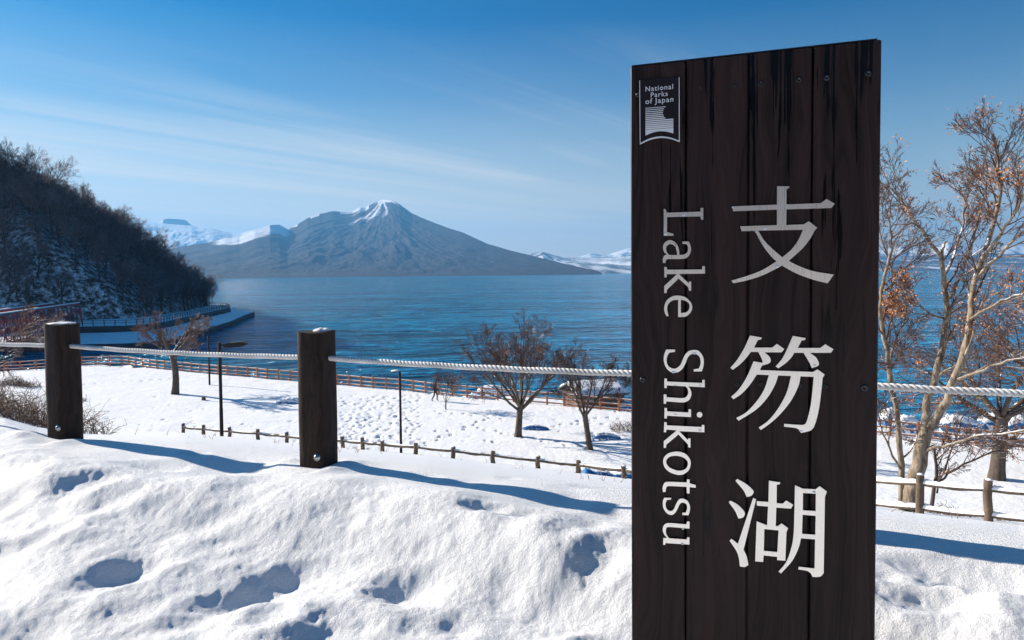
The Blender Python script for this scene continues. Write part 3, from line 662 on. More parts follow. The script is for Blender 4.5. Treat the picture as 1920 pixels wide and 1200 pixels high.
# ------------------------------------------------------------------ the name board
TH = math.radians(19.6); SU = np.array([math.cos(TH), -math.sin(TH), 0]); SN = np.array([-math.sin(TH), -math.cos(TH), 0]); SZ = np.array([0,0,1.0])
SA = W(1182, 125, 1.82)
def ab(px, py):
    d = ray(px, py); t = (SA@SN)/(d@SN); q = d*t-SA; return (q@SU, q[2])
def sp(a, b, n=0.0): return SA+SU*a+SZ*b+SN*n
def wood_mat(name, dark, light, wet=True):
    m, t, p = pmat(name); uv = t.n('ShaderNodeUVMap').outputs[0]
    bd = t.n('ShaderNodeObjectInfo').outputs['Random']
    off = t.n('ShaderNodeCombineXYZ', {0: t.math('MULTIPLY', bd, 7.0), 1: t.math('MULTIPLY', bd, 3.0), 2: t.math('MULTIPLY', bd, 5.0)}).outputs[0]
    v = t.n('ShaderNodeVectorMath', {0: uv, 1: off}, operation='ADD').outputs[0]
    # knots bend the grain
    wob = t.noise(t.mapping(v, (9, 1.6, 1)), 1.0, 2, .5)
    vx = t.n('ShaderNodeCombineXYZ', {0: t.math('MULTIPLY', wob, 0.16), 1: 0.0, 2: 0.0}).outputs[0]
    v2 = t.n('ShaderNodeVectorMath', {0: v, 1: vx}, operation='ADD').outputs[0]
    gr = t.noise(t.mapping(v2, (90, 1.4, 1)), 1.0, 5, .62)
    gr2 = t.noise(t.mapping(v2, (340, 6, 1)), 1.0, 3, .6)
    big_ = t.noise(t.mapping(v2, (14, .9, 1)), 1.0, 3, .5)
    f = t.math('ADD', t.math('MULTIPLY', gr, .55), t.math('ADD', t.math('MULTIPLY', gr2, .2), t.math('MULTIPLY', big_, .4)))
    c = t.mix(t.ramp(f, [(0.42, 0.0), (0.74, 1.0)]), dark, light)
    vo = t.n('ShaderNodeTexVoronoi', {'Vector': t.mapping(v, (5.5, 1.9, 1)), 'Scale': 1.0, 'Randomness': 1.0}).outputs['Distance']
    kn = t.ramp(vo, [(0.03, 1.0), (0.075, 0.0)])
    c = t.mix(t.math('MULTIPLY', kn, .8), c, tuple(q*.45 for q in dark))
    rough = t.math('MULTIPLY_ADD', gr, .25, .38)
    if wet:
        a = t.noise(t.mapping(v, (42, 1.1, 1), (0,0,0), (3,0,0)), 1.0, 4, .6, .6); b = t.noise(t.mapping(v, (9, 2.6, 1)), 1.0, 3, .6)
        spy = t.n('ShaderNodeSeparateXYZ', {0: uv}).outputs[1]
        topm = t.ramp(t.math('ADD', spy, 1.0), [(0.15, 0.0), (0.80, .55), (1.0, 1.0)])
        wm = t.ramp(t.math('ADD', t.math('MULTIPLY', a, t.math('ADD', .55, t.math('MULTIPLY', b, .9))), t.math('MULTIPLY', topm, .10)), [(0.655, 0.0), (0.68, 1.0)])
        c = t.mix(wm, c, (.003, .0025, .003)); rough = t.math('SUBTRACT', rough, t.math('MULTIPLY', wm, .30), clamp=True)
        dr = t.noise(t.mapping(v, (150, 95, 1)), 1.0, 2, .5)
        drm = t.math('MULTIPLY', t.ramp(dr, [(0.76, 0.0), (0.79, 1.0)]), t.ramp(b, [(.55,0),(.66,1)]))
        c = t.mix(drm, c, (.10,.10,.11))
    t.L.new(c, p.inputs['Base Color']); t.L.new(rough, p.inputs['Roughness']); p.inputs['Specular IOR Level'].default_value = .22
    b_ = t.n('ShaderNodeBump', {'Height': t.math('ADD', gr, t.math('MULTIPLY', gr2, .6)), 'Strength': .5, 'Distance': .0012}); t.L.new(b_.outputs[0], p.inputs['Normal'])
    return m
M_BOARD = wood_mat('stained_board', (.0060,.0027,.0028), (.046,.0245,.0215))
M_BLACK = simple('black_metal', (.010,.010,.011), .35)
M_SCREW = simple('screw_steel', (.07,.07,.075), .3, 1.0)
def brushed():
    m, t, p = pmat('brushed_steel'); uv = t.n('ShaderNodeTexCoord').outputs['Object']
    p.inputs['Metallic'].default_value = 1.0; p.inputs['Base Color'].default_value = (1.0,.95,.89,1)
    n = t.noise(t.mapping(uv, (900, 900, 14)), 1.0, 2, .5)
    t.L.new(t.math('MULTIPLY_ADD', n, .22, .20), p.inputs['Roughness'])
    b_ = t.n('ShaderNodeBump', {'Height': n, 'Strength': .25, 'Distance': .0004}); t.L.new(b_.outputs[0], p.inputs['Normal'])
    return m
M_STEEL = brushed()
Wd = ab(1653, 77)[0]; BOT = -2.08
sign = empty('name_board', tuple(sp(Wd/2, BOT, -.04)), 'tall dark brown wooden board with big steel characters standing in the foreground snow', 'sign')
def slab(name, a0, a1, b0, b1, n0, n1, mat, parent, bev=.003, topfn=None):
    mb = MB(); c = sp((a0+a1)/2, (b0+b1)/2, (n0+n1)/2); size = (a1-a0, b1-b0, n1-n0)
    mb.box(c, size, ax=[SU, SZ, SN], bev=bev); V = np.concatenate(mb.V)
    uv = np.stack([(V-SA)@SU, (V-SA)@SZ], 1)
    return mesh_obj(name, V, mb.F, mat, parent, uv=uv)
cuts = [0]+[ab(x, 110)[0] for x in (1286, 1404, 1524)]+[Wd]
for i in range(4):
    slab('board', cuts[i]+(.0022 if i else 0), cuts[i+1]-(.0022 if i < 3 else 0), BOT, 0.0, -.035, 0, M_BOARD, sign)
slab('back_frame', .004, Wd-.004, BOT, -.003, -.10, -.040, M_BLACK, sign)
slab('top_cap', .002, Wd-.008, .001, .004, -.10, -.002, M_BLACK, sign, .001)
def catmull(C):
    out = []; n = len(C)
    for i in range(n):
        p0, p1, p2, p3 = C[i-1], C[i], C[(i+1)%n], C[(i+2)%n]; s1, s2 = len(p1) > 2, len(p2) > 2
        P1 = np.array(p1[:2], float); P2 = np.array(p2[:2], float); out.append(P1)
        if s1 or s2:
            m1 = (P2-np.array(p0[:2]))/2 if s1 else (P2-P1); m2 = (np.array(p3[:2])-P1)/2 if s2 else (P2-P1)
            L = np.linalg.norm(P2-P1)
            for m_ in (m1, m2):
                k = np.linalg.norm(m_)
                if k > 1.3*L: m_ *= 1.3*L/k
            for f in (.2,.4,.6,.8):
                h = f*f; g = h*f; out.append(P1*(2*g-3*h+1)+m1*(g-2*h+f)+P2*(-2*g+3*h)+m2*(g-h))
    return out
def plate(name, contours, ox, oy, k, mat, parent, n=.0045, th=.0015, sub=None):
    cu = bpy.data.curves.new(name, 'CURVE'); cu.dimensions = '2D'; cu.fill_mode = 'BOTH'; cu.extrude = th
    for C in contours:
        pts = [ab(ox+x/k, oy+y/k) for x, y in catmull(C)]; s_ = cu.splines.new('POLY'); s_.points.add(len(pts)-1); s_.use_cyclic_u = True
        for q, (a, b) in zip(s_.points, pts): q.co = (a, b, 0, 1)
    return curve_to_mesh(name, cu, mat, parent, n)
def curve_to_mesh(name, cu, mat, parent, n, xf=lambda v: v):
    o = bpy.data.objects.new('tmp', cu); COL.objects.link(o); bpy.context.view_layer.update()
    me = o.to_mesh(); V = np.array([v.co[:] for v in me.vertices]).reshape(-1,3); Fc = [tuple(p.vertices) for p in me.polygons]; o.to_mesh_clear()
    bpy.data.objects.remove(o); V = xf(V)
    return mesh_obj(name, np.array([sp(a, b, n+c) for a, b, c in V]), Fc, mat, parent)
S_ = 1
KAN = {
 'a': (1360, 340, 6, [[(582,58),(720,58),(718,75),(700,88),(686,92),(686,262),(1072,248),(1135,200),(1228,254),(1192,302),(686,318),(684,494),(880,486),(938,450),(1032,524),(1000,558),(960,635,1),(870,752,1),(712,896),(820,950,1),(980,1008,1),(1218,1050),(1148,1147),(1000,1110,1),(830,1050,1),(700,985,1),(635,948),(560,990,1),(400,1065,1),(240,1115,1),(90,1147),(68,1116),(250,1062,1),(420,995,1),(575,900),(520,850,1),(440,750,1),(380,650,1),(335,558),(182,562),(168,508),(580,494),(580,320),(88,338),(78,284),(580,264)],
      [(370,556),(872,546),(820,660,1),(750,760,1),(640,855),(540,770,1),(440,670,1)]]),
 'b': (1360, 620, 6, [[(278,52),(410,76),(402,96),(366,104),(322,188),(528,188),(578,146),(663,204),(632,241),(440,241),(495,290,1),(510,335,1),(490,365,1),(412,390),(388,440),(985,462),(1035,432),(1115,490),(1092,530),(1080,650,1),(1050,880,1),(1005,1050,1),(960,1115,1),(850,1145),(815,1100,1),(760,1085,1),(660,1074),(660,1043),(860,1055,1),(900,1040,1),(925,980,1),(955,850,1),(975,700,1),(992,516),(845,510),(820,620,1),(740,780,1),(620,930,1),(500,1040,1),(398,1112),(376,1085),(490,1000,1),(600,860,1),(690,690,1),(738,506),(594,500),(560,600,1),(480,740,1),(350,880,1),(150,1008),(124,978),(240,910,1),(360,780,1),(440,650,1),(490,496),(355,490),(280,600,1),(190,700,1),(92,767),(66,740),(150,660,1),(240,520,1),(318,342),(420,360),(408,310,1),(370,236),(288,236),(230,310,1),(160,380,1),(84,437),(58,414),(130,330,1),(210,200,1)],
      [(758,56),(902,82),(892,104),(858,108),(812,192),(1066,192),(1122,150),(1213,206),(1186,246),(948,246),(1020,300,1),(1050,365,1),(1035,395,1),(970,417),(945,360,1),(878,246),(775,246),(740,300,1),(680,360,1),(596,421),(566,398),(640,310,1),(700,190,1)]]),
 'c': (1355, 890, 6, [[(165,40),(260,95,1),(330,155,1),(348,190,1),(320,230,1),(270,243),(235,170,1),(145,62)],[(90,284),(170,330,1),(235,395,1),(250,438,1),(225,475,1),(178,485),(140,400,1),(68,300)],
      [(342,256),(376,268),(235,835),(270,910,1),(290,1005),(250,1028,1),(195,1022),(180,920,1),(150,840,1),(78,735),(98,712),(172,768)],
      [(520,60),(648,80),(640,100),(608,104),(606,312),(675,318),(714,282),(792,332),(768,373),(602,362),(596,570),(618,570),(662,540),(735,594),(716,640),(704,958),(612,950),(612,914),(460,898),(456,972),(366,965),(382,516),(500,562),(510,350),(386,340),(382,290),(514,300)],[(468,602),(628,618),(614,862),(462,846)],
      [(812,112),(900,150),(1045,156),(1088,122),(1170,182),(1148,240),(1134,1095),(1105,1130,1),(1060,1140,1),(1008,1138),(985,1095,1),(940,1070,1),(850,1055),(854,1025),(1032,1045),(1038,718),(880,706),(850,820,1),(780,960,1),(655,1100),(628,1080),(715,970,1),(775,800,1),(798,640,1),(806,400)],
      [(902,198),(1046,206),(1044,402),(900,392)],[(898,442),(1044,454),(1040,668),(890,656)]])}
for k, (ox, oy, s, C) in KAN.items(): plate('kanji_character', C, ox, oy, s, M_STEEL, sign)
circ = [(820+52*math.cos(i*math.pi/8), 268+52*math.sin(i*math.pi/8)) for i in range(16)]
LET = [
 (380,10,[[(150,122),(180,122),(210,192),(838,172),(840,102),(890,102),(890,322),(850,322),(835,260),(212,274),(212,552),(332,586),(332,622),(150,622)]]),
 (380,10,[[(135,1130),(132,1070,1),(155,1000,1),(210,970),(160,930,1),(137,850,1),(160,760,1),(260,702,1),(370,750,1),(430,860,1),(445,980),(520,975,1),(585,935,1),(608,870,1),(590,800,1),(560,775),(502,775),(502,730),(620,730),(650,800,1),(660,880,1),(640,960,1),(590,1025,1),(500,1055,1),(230,1057),(190,1080,1),(182,1130)],[(402,982),(390,900,1),(350,810,1),(270,778,1),(205,820,1),(195,880,1),(220,950,1),(260,982)]]),
 (490,10,[[(160,104),(205,104),(212,158),(870,152),(870,90),(918,90),(922,230),(432,236),(620,414),(622,378),(662,378),(662,552),(625,552),(605,480),(428,322),(212,530),(200,594),(160,594),(160,460),(400,238),(206,242),(202,300),(160,300)]]),
 (490,10,[[(205,1028),(170,960,1),(160,860,1),(200,740,1),(300,660,1),(420,640,1),(550,670,1),(650,760,1),(682,860,1),(650,960,1),(570,1030,1),(490,1042),(420,1042),(420,718),(310,735,1),(235,800,1),(215,880,1),(225,960,1),(242,1022)],[(470,718),(560,740,1),(620,790,1),(632,860,1),(600,930,1),(540,960,1),(470,968)]]),
 (640,10,[[(195,150),(360,150),(360,192),(250,210),(215,280,1),(205,350,1),(225,440,1),(290,495,1),(370,505,1),(440,460,1),(480,400,1),(530,280,1),(600,190,1),(700,158,1),(800,175,1),(880,270,1),(900,370,1),(890,470,1),(860,558),(710,560),(710,520),(805,505),(835,430,1),(838,350,1),(810,275,1),(740,230,1),(660,240,1),(600,300,1),(560,400,1),(500,510,1),(440,560,1),(380,580,1),(280,568,1),(190,480,1),(150,350,1),(160,240,1)]]),
 (640,10,[[(162,692),(210,692),(212,748),(870,775),(870,716),(915,716),(918,855),(610,838),(650,900,1),(668,980,1),(640,1070,1),(590,1115,1),(500,1138,1),(200,1118),(190,1165),(150,1160),(150,988),(200,990),(204,1040),(480,1058,1),(560,1040,1),(605,980,1),(605,910,1),(565,838),(208,820),(205,870),(162,868)]]),
 (750,10,[[(165,140),(210,142),(214,206),(612,226),(615,168),(660,168),(660,312),(212,286),(208,338),(162,338)],circ]),
 (750,10,[[(160,406),(205,410),(206,466),(860,498),(862,458),(910,460),(910,596),(436,576),(602,742),(608,708),(650,712),(650,882),(612,880),(600,820),(425,636),(200,828),(190,888),(150,888),(152,762),(395,560),(200,545),(192,598),(152,594)]]),
 (0,1,[[(x-1230, y, 1) for x, y in q] for q in ([(1270,845.7),(1284,849),(1293,858),(1295.5,868),(1292,880),(1283,887.5),(1272,889.3),(1258,885),(1248,877),(1244,866),(1246,856),(1255,848.5)],[(1268,853.5),(1280,856),(1288,862),(1290.2,869),(1287,877),(1279,881),(1270,881),(1257,876),(1250.5,869),(1250,862),(1256,855.5)])]),
 (860,7.06,[[(95,432),(92,370,1),(115,315,1),(160,298,1),(410,306),(412,266),(448,266),(448,318),(528,340),(528,376),(448,368),(446,452),(410,450),(408,364),(170,354,1),(140,375,1),(130,432)]]),
 (860,7.06,[[(112,508),(204,510),(202,532),(148,536),(130,590,1),(145,655,1),(190,685,1),(235,665,1),(270,590,1),(310,530,1),(360,520,1),(420,550,1),(452,620,1),(448,690,1),(432,740),(352,735),(352,706),(395,706),(415,650,1),(405,595,1),(360,572,1),(320,590,1),(285,660,1),(250,715,1),(205,736,1),(145,710,1),(100,640,1),(95,560,1)]]),
 (860,7.06,[[(415,820),(446,822),(446,916),(160,894,1),(135,930,1),(140,990,1),(175,1042),(412,1060),(414,1030),(446,1032),(446,1126),(128,1106),(125,1130),(98,1130),(100,1040),(148,1038),(110,990,1),(92,930,1),(110,870,1),(165,842,1),(405,860)]])]
for oy, k, C in LET: plate('letter', C, 1230, oy, k, M_STEEL, sign)
# emblem plaque
M_PLQ = simple('plaque_maroon', (.012,.0045,.006), .3); M_PRINT = simple('white_print', (.72,.73,.76), .4)
pl = plate('emblem_plaque', [[(80,178),(672,128),(676,1095),(540,1045,1),(400,1025,1),(240,1055,1),(88,1130)]], 1190, 130, 8, M_PLQ, sign, .004, .002)
mk = []
plate('emblem_border', [[(76,178),(86,177),(92,1112),(240,1040,1),(400,1012,1),(540,1030,1),(667,1076),(666,128),(676,128),(680,1100),(540,1052,1),(400,1036,1),(240,1066,1),(84,1136)]], 1190, 130, 8, M_PRINT, pl, .0066, .0004)
C = []
for i in range(12):
    yl = 588+27.3*i; t_ = 9+1.25*i; sl_ = -.078; ym = yl+t_/2-24
    x1 = 585 if abs(ym-655) > 108 else 540-math.sqrt(112**2-(ym-655)**2)
    C.append([(168, yl), (x1, yl+sl_*(x1-168)), (x1, yl+t_+sl_*(x1-168)), (168, yl+t_)])
C.append([(168,917),(585,884),(585,968),(480,942,1),(380,936,1),(270,958,1),(168,1000)])
plate('emblem_stripes', C, 1190, 130, 8, M_PRINT, pl, .0066, .0004)
def text(s, x0, x1, yb):
    cu = bpy.data.curves.new('t', 'FONT'); cu.body = s; cu.size = 1; cu.offset = .008; cu.space_character = 1.16; cu.extrude = .0
    a0, b0 = ab(1190+x0/8, 130+yb/8); a1, _ = ab(1190+x1/8, 130+yb/8)
    def xf(V):
        w_ = V[:,0].max()-V[:,0].min(); k = (a1-a0)/w_; V = V.copy(); V[:,0] = (V[:,0]-V[:,0].min())*k+a0; V[:,1] = V[:,1]*k*(1.0)+b0; return V
    curve_to_mesh('emblem_lettering', cu, M_PRINT, pl, .0068, xf)
text('National', 168, 580, 342); text('Parks', 247, 500, 430); text('of Japan', 168, 585, 530)
for (x, y, r) in [(1197,178,1),(1313,165,.8),(1379,163,.8),(1426,157,1),(1498,150,1.05),(1550,146,1.1),(1628,138,1.1),(1205,712,1.1),(1621,727,1.2),(1382,720,.9),(1427,720,.9),(1499,722,.9),(1547,724,.9)]:
    a, b = ab(x, y); mb = MB(); R_ = .0068*r
    V = []; n = 16
    for (rr, h) in ((1.0, .0005), (1.0, .002), (.82, .0034), (.42, .0036), (.36, .0018)):
        for i in range(n): V.append(sp(a+R_*rr*math.cos(i*2*math.pi/n), b+R_*rr*math.sin(i*2*math.pi/n), h))
    Fc = [(r_*n+i, r_*n+(i+1)%n, (r_+1)*n+(i+1)%n, (r_+1)*n+i) for r_ in range(4) for i in range(n)]+[tuple(4*n+i for i in range(n))]
    mb.add(V, Fc); mb.build('screw', M_SCREW if r >= 1.04 or y == 178 else M_BLACK, sign, True)
# drops of water clinging to the metal
M_DROP = simple('water_drop', (.75,.78,.82), .06, 0)
mb = MB()
for (x, y, w_, h_) in [(1374,389,1.8,1.6),(1434,429,3.2,2),(1418,435,2,2.2),(1436,461,2,2.6),(1457,500,3.4,2.6),(1282,403,3.8,2),(1248,439,2.6,2.6),(1526,921,3.2,2),(1302,662,4,2.2),(1263,697,3.4,2.4),(1313,806,3,2.2),(1281,990,2.5,1.8),(1280,1018,2.8,2),(1502,807,4,1.4),(1527,684,3,2),(1313,722,2,1.6),(1267,722,3,1.2),(1267,776,3.2,1.2)]:
    mb = MB(); a, b = ab(x, y); k = .00135; n = 10; V = []
    for rr, h in ((1, 0), (.8, .55), (.45, .9)):
        for i in range(n): V.append(sp(a+k*w_*rr*math.cos(i*2*math.pi/n), b+k*h_*rr*math.sin(i*2*math.pi/n), .006+.002*h))
    V.append(sp(a, b, .006+.002)); Fc = [(r_*n+i, r_*n+(i+1)%n, (r_+1)*n+(i+1)%n, (r_+1)*n+i) for r_ in range(2) for i in range(n)]+[(2*n+i, 2*n+(i+1)%n, 3*n) for i in range(n)]
    mb.add(V, Fc); mb.build('water_drop', M_DROP, sign, True)

# ------------------------------------------------------------------ rope posts and rope
def post_mat():
    m, t, p = pmat('post_wood'); oc = t.n('ShaderNodeTexCoord').outputs['Object']
    wob = t.noise(t.mapping(oc, (7,7,2.6)), 1.0, 3, .5); vx = t.n('ShaderNodeCombineXYZ', {0: t.math('MULTIPLY', wob, .16), 1: t.math('MULTIPLY', wob, .16), 2: 0.0}).outputs[0]
    v = t.n('ShaderNodeVectorMath', {0: oc, 1: vx}, operation='ADD').outputs[0]
    g1 = t.noise(t.mapping(v, (34,34,1.6)), 1.0, 5, .65); g2 = t.noise(t.mapping(v, (130,130,4)), 1.0, 3, .6)
    f = t.math('ADD', t.math('MULTIPLY', g1, .7), t.math('MULTIPLY', g2, .3))
    c = t.mix(t.ramp(f, [(.36, 0.0), (.70, 1.0)]), (.008,.005,.004), (.052,.031,.023))
    ck = t.ramp(t.noise(t.mapping(v, (46,46,1.0), loc=(4,2,1)), 1.0, 2, .5), [(.69, 0.0), (.72, 1.0)])
    c = t.mix(ck, c, (.004,.003,.003)); t.L.new(c, p.inputs['Base Color']); p.inputs['Roughness'].default_value = .7; p.inputs['Specular IOR Level'].default_value = .22
    b_ = t.n('ShaderNodeBump', {'Height': t.math('SUBTRACT', f, t.math('MULTIPLY', ck, .8)), 'Strength': .8, 'Distance': .004}); t.L.new(b_.outputs[0], p.inputs['Normal'])
    return m
M_POST = post_mat(); M_CAPSNOW = snow_mat('snow_cap')
ZT = -.283; rope_a = math.atan2(LD[1], LD[0]); PW = .152
POSTS = [(-2.73,4.13),(-0.983,3.42),(0.77,2.71),(2.52,2.0)]
LAB = ['dark wooden rope post farther left, beside the red bridge, with thin frost on top', 'dark wooden rope post left of the sign, with a small snow heap on top', 'dark brown wooden rope post hidden behind the sign board', 'dark brown wooden rope post beyond the right edge']
for k, (x, y) in enumerate(POSTS):
    root = empty('rope_post', (x, y, -1.0), LAB[k], 'post', 'wooden posts carrying the white rope')
    V = []; nz, ns = 30, 40; ca, sa = math.cos(rope_a), math.sin(rope_a)
    for i in range(nz):
        f = i/(nz-1); z = -1.35+(ZT+1.35)*min(1, f*1.04)
        sc = 1.0 if f < .965 else 1-.10*((f-.965)/.035)**2
        for j in range(ns):
            a = j*2*math.pi/ns; c, s = math.cos(a), math.sin(a); e = 5.0
            r = PW/2/((abs(c)**e+abs(s)**e)**(1/e))*sc*(1+.012*math.sin(3*a+k)+.01*math.sin(z*9+a*2))
            qx, qy = r*c, r*s; V.append((x+qx*ca-qy*sa, y+qx*sa+qy*ca, z+.004*math.sin(a*2+k)*(f > .9)))
    Fc = [(i*ns+j, i*ns+(j+1)%ns, (i+1)*ns+(j+1)%ns, (i+1)*ns+j) for i in range(nz-1) for j in range(ns)]+[tuple((nz-1)*ns+j for j in range(ns))]
    mesh_obj('post', V, Fc, M_POST, root, smooth=True).modifiers.new('e', 'EDGE_SPLIT').split_angle = .9
    # bolt
    fr = (math.sin(rope_a), -math.cos(rope_a)); tv = (ca, sa)
    bx, by = x+fr[0]*PW/2+tv[0]*.045, y+fr[1]*PW/2+tv[1]*.045
    nrm = np.array([*fr, 0]); T_ = np.array([*tv, 0]); bz = -.90
    mb = MB(); V = []; n = 12
    for rr, h in ((.020,-.004),(.020,.001),(.014,.002),(.012,.008),(.006,.010)):
        for i in range(n): V.append(np.array([bx, by, bz])+nrm*h+rr*(T_*math.cos(i*2*math.pi/n)+SZ*math.sin(i*2*math.pi/n)))
    mb.add(V, [(r_*n+i, r_*n+(i+1)%n, (r_+1)*n+(i+1)%n, (r_+1)*n+i) for r_ in range(4) for i in range(n)]+[tuple(4*n+i for i in range(n))])
    mb.build('bolt', simple('bolt_steel', (.32,.32,.33), .35, 1.0) if k == 0 else bpy.data.materials['bolt_steel'], root, True)
    # snow on the top
    V = []; n = 28; rg = np.random.RandomState(k+5)
    cx, cy, R0, hh = (0, 0, .078, .010) if k != 1 else (.026, .01, .042, .015)
    for ri, (rr, h) in enumerate(((1.0, -.004), (.97, .35), (.8, .75), (.5, .95), (.2, 1.0))):
        for i in range(n):
            a = i*2*math.pi/n; w_ = 1+.10*math.sin(2*a+k)+.06*math.sin(5*a+ri)
            qx, qy = cx+R0*rr*w_*math.cos(a), cy+R0*rr*w_*math.sin(a)*.9
            V.append((x+qx*ca-qy*sa, y+qx*sa+qy*ca, ZT+max(-.003, hh*h)*(1+.2*math.sin(3*a))))
    mesh_obj('snow_cap', V, [(r_*n+i, r_*n+(i+1)%n, (r_+1)*n+(i+1)%n, (r_+1)*n+i) for r_ in range(4) for i in range(n)]+[tuple(4*n+i for i in range(n))], M_CAPSNOW, root, smooth=True)
def build_rope():
    K = [(-4.48,4.84)]+POSTS; pts = []
    for a, b in zip(K[:-1], K[1:]):
        for f in np.linspace(0, 1, 500, endpoint=False):
            dph = .9*math.sin(f*23+a[0])+.6*math.sin(f*61); zo = -.415-.012*4*f*(1-f)+.001*math.sin(f*40); pts.append((a[0]+(b[0]-a[0])*f, a[1]+(b[1]-a[1])*f, zo))
    P = np.array(pts); s = np.concatenate([[0], np.cumsum(np.linalg.norm(np.diff(P, axis=0), axis=1))])
    A = np.array([LN[0], LN[1], 0]); ph = s/.060*2*math.pi+1.1*np.sin(s*3.1)+.5*np.sin(s*11.3); mb = MB()
    for k in range(3):
        q = ph+k*2*math.pi/3; C = P+.0062*(np.cos(q)[:,None]*A+np.sin(q)[:,None]*SZ)
        V, Fc = fast_tubes([(C, np.full(len(C), .0076))], 9); mb.V.append(V); mb.F += [tuple(f+mb.n) for f in Fc]; mb.n += len(V)
    m = simple('rope_fibre', (.72,.70,.67), .8, var=.25, vs=5, bump=.0015, bs=420)
    tag(mb.build('rope', m, smooth=True, loc=(-.983,3.42,-.415)), 'thick white twisted rope strung between the dark posts and behind the sign', 'rope')
build_rope()

# ------------------------------------------------------------------ log fence on the slope
M_LOG = simple('fence_log', (.115,.080,.055), .85, var=.45, vs=6, bump=.01, bs=25); M_LOGS = M_CAPSNOW
LF = [(343,812,28),(382,816,27.4),(431,821,26.5),(484,826,25.5),(538,831,24.6),(592,834,23.7),(643,839,22.9),(680,843,22.4),(718,848,21.9),(780,853,21.2),(850,861,20.5),(925,869,20),(1009,878,19.5),(1084,888,19),(1170,897,18.0),(1270,909,16.9),(1370,921,15.8),(1480,934,14.6),(1600,947,13.2),(1725,960,12),(1853,974,11.3),(1990,990,10.7)]
def build_log_fence():
    pts = []
    for x, y, Yd in LF:
        p = W(x, y, Yd); pts.append((p[0], p[1], gz(p[0], p[1])))
    root = empty('log_fence', pts[10], 'low rustic log fence crossing the snowy slope, two rails showing at right', 'fence')
    for i, (x, y, z) in enumerate(pts):
        right = LF[i][0] > 1200; h = .70 if right else (.36 if LF[i][0] > 700 else .40); mb = MB(); rg = np.random.RandomState(i)
        r = .068 if right else .07; n = 5
        P = np.array([(x+.01*rg.randn(), y, z-.4+(h+.4)*f) for f in np.linspace(0,1,n)]); mb.tube(P, [r, r*1.02, r, r*.97, r*.95], 12); 
        po = mb.build('fence_post', M_LOG, root, True); po.modifiers.new('e','EDGE_SPLIT').split_angle = .8
        if i % 2 == 0 or right:
            mb = MB(); top = np.array([x, y, z+h]); mb.tube([top-[0,0,.004], top+[0,0,.012], top+[0,0,.022]], [r*.9, r*.8, r*.35], 10); mb.build('snow_cap', M_LOGS, po, True)
    for i in range(len(pts)-1):
        a = np.array(pts[i]); b = np.array(pts[i+1]); right = LF[i][0] > 1200
        for zh in ((.54, .10) if right else (.25,)):
            A_ = a+[0,0,zh]; B_ = b+[0,0,zh]; rg = np.random.RandomState(i+50)
            P = np.array([A_+(B_-A_)*f+[0,0,-.02*math.sin(f*math.pi)+.006*rg.randn()] for f in np.linspace(0,1,8)]); r = .042 if right else .052
            mb = MB(); mb.tube(P, r, 9); rl = mb.build('rail', M_LOG, root, True)
            V = []; n = 7; m_ = 24; d = (B_-A_)[:2]; d = d/np.linalg.norm(d); nn = np.array([-d[1], d[0], 0])
            for q in range(m_):
                f = .04+.92*q/(m_-1); c = A_+(B_-A_)*f+[0,0,-.02*math.sin(f*math.pi)]; hh = (.050 if right else .004)*(1+.25*math.sin(q*.9+i)+.15*rg.randn())*(min(1, q/1.5+.3))*(min(1, (m_-1-q)/1.5+.3))
                for j in range(n):
                    t_ = math.pi*j/(n-1); c2 = c+nn*(.044*math.cos(t_)); V.append((c2[0], c2[1], c[2]+(.010 if right else .028)+(.022+hh)*math.sin(t_)**.7))
            mesh_obj('snow', V, [(q*n+j, (q+1)*n+j, (q+1)*n+j+1, q*n+j+1) for q in range(m_-1) for j in range(n-1)], M_LOGS, rl, smooth=True)
build_log_fence()

# ------------------------------------------------------------------ orange fence along the shore, and the railing across the water
M_OR = simple('orange_timber', (.36,.12,.035), .7, var=.3, vs=4); M_OR2 = simple('weathered_timber', (.10,.055,.04), .8, var=.3, vs=2)
def rail_fence(name, label, pts, spacing, h, mat, rails, post_r, snow=True, maxn=100, zf=None):
    P = np.array(pts, float)[:, :2]; d = np.concatenate([[0], np.cumsum(np.hypot(*np.diff(P, axis=0).T))]); n = min(maxn, int(d[-1]/spacing)+1)
    s = np.arange(n)*spacing; X_ = np.interp(s, d, P[:,0]); Y_ = np.interp(s, d, P[:,1]); Z_ = np.array([zf(a, b) for a, b in zip(X_, Y_)])
    root = empty(name, (X_[n//2], Y_[n//2], Z_[n//2]), label, 'fence')
    for i in range(n):
        j = min(i+1, n-1); k = max(i-1, 0); rz = math.atan2(Y_[j]-Y_[k], X_[j]-X_[k])
        mb = MB(); mb.box((X_[i], Y_[i], Z_[i]+h/2-.15), (post_r*2, post_r*2, h+.3), rz, bev=post_r*.3); mb.build('fence_post', mat, root)
    Q = np.stack([X_, Y_, Z_], 1)
    for zh in rails:
        mb = MB(); sn = MB()
        for i in range(n-1):
            A_ = Q[i]+[0,0,zh]; B_ = Q[i+1]+[0,0,zh]; c = (A_+B_)/2; L = np.linalg.norm(B_-A_); u = (B_-A_)/L; v = np.cross([0,0,1.0], u); v /= np.linalg.norm(v); w_ = np.cross(u, v)
            mb.box(c, (L-.01, .055, .085), ax=[u, v, w_])
            if snow: sn.box(c+[0,0,.060], (L*.96, .06, .035), ax=[u, v, w_], bev=.012)
        rl = mb.build('rail', mat, root)
        if snow: sn.build('snow', M_CAPSNOW, rl)
    return root
SHORE = [G(a, b-.8, -10.0) for a, b in [(-120,708),(-60,702)]+FP]
rail_fence('shore_fence', 'long orange-brown post and rail fence along the lakeshore side of the field', SHORE, 1.42, 1.02, M_OR, (.88,.50,.16), .062, True, 100, lambda a, b: gz(a, b-.25))
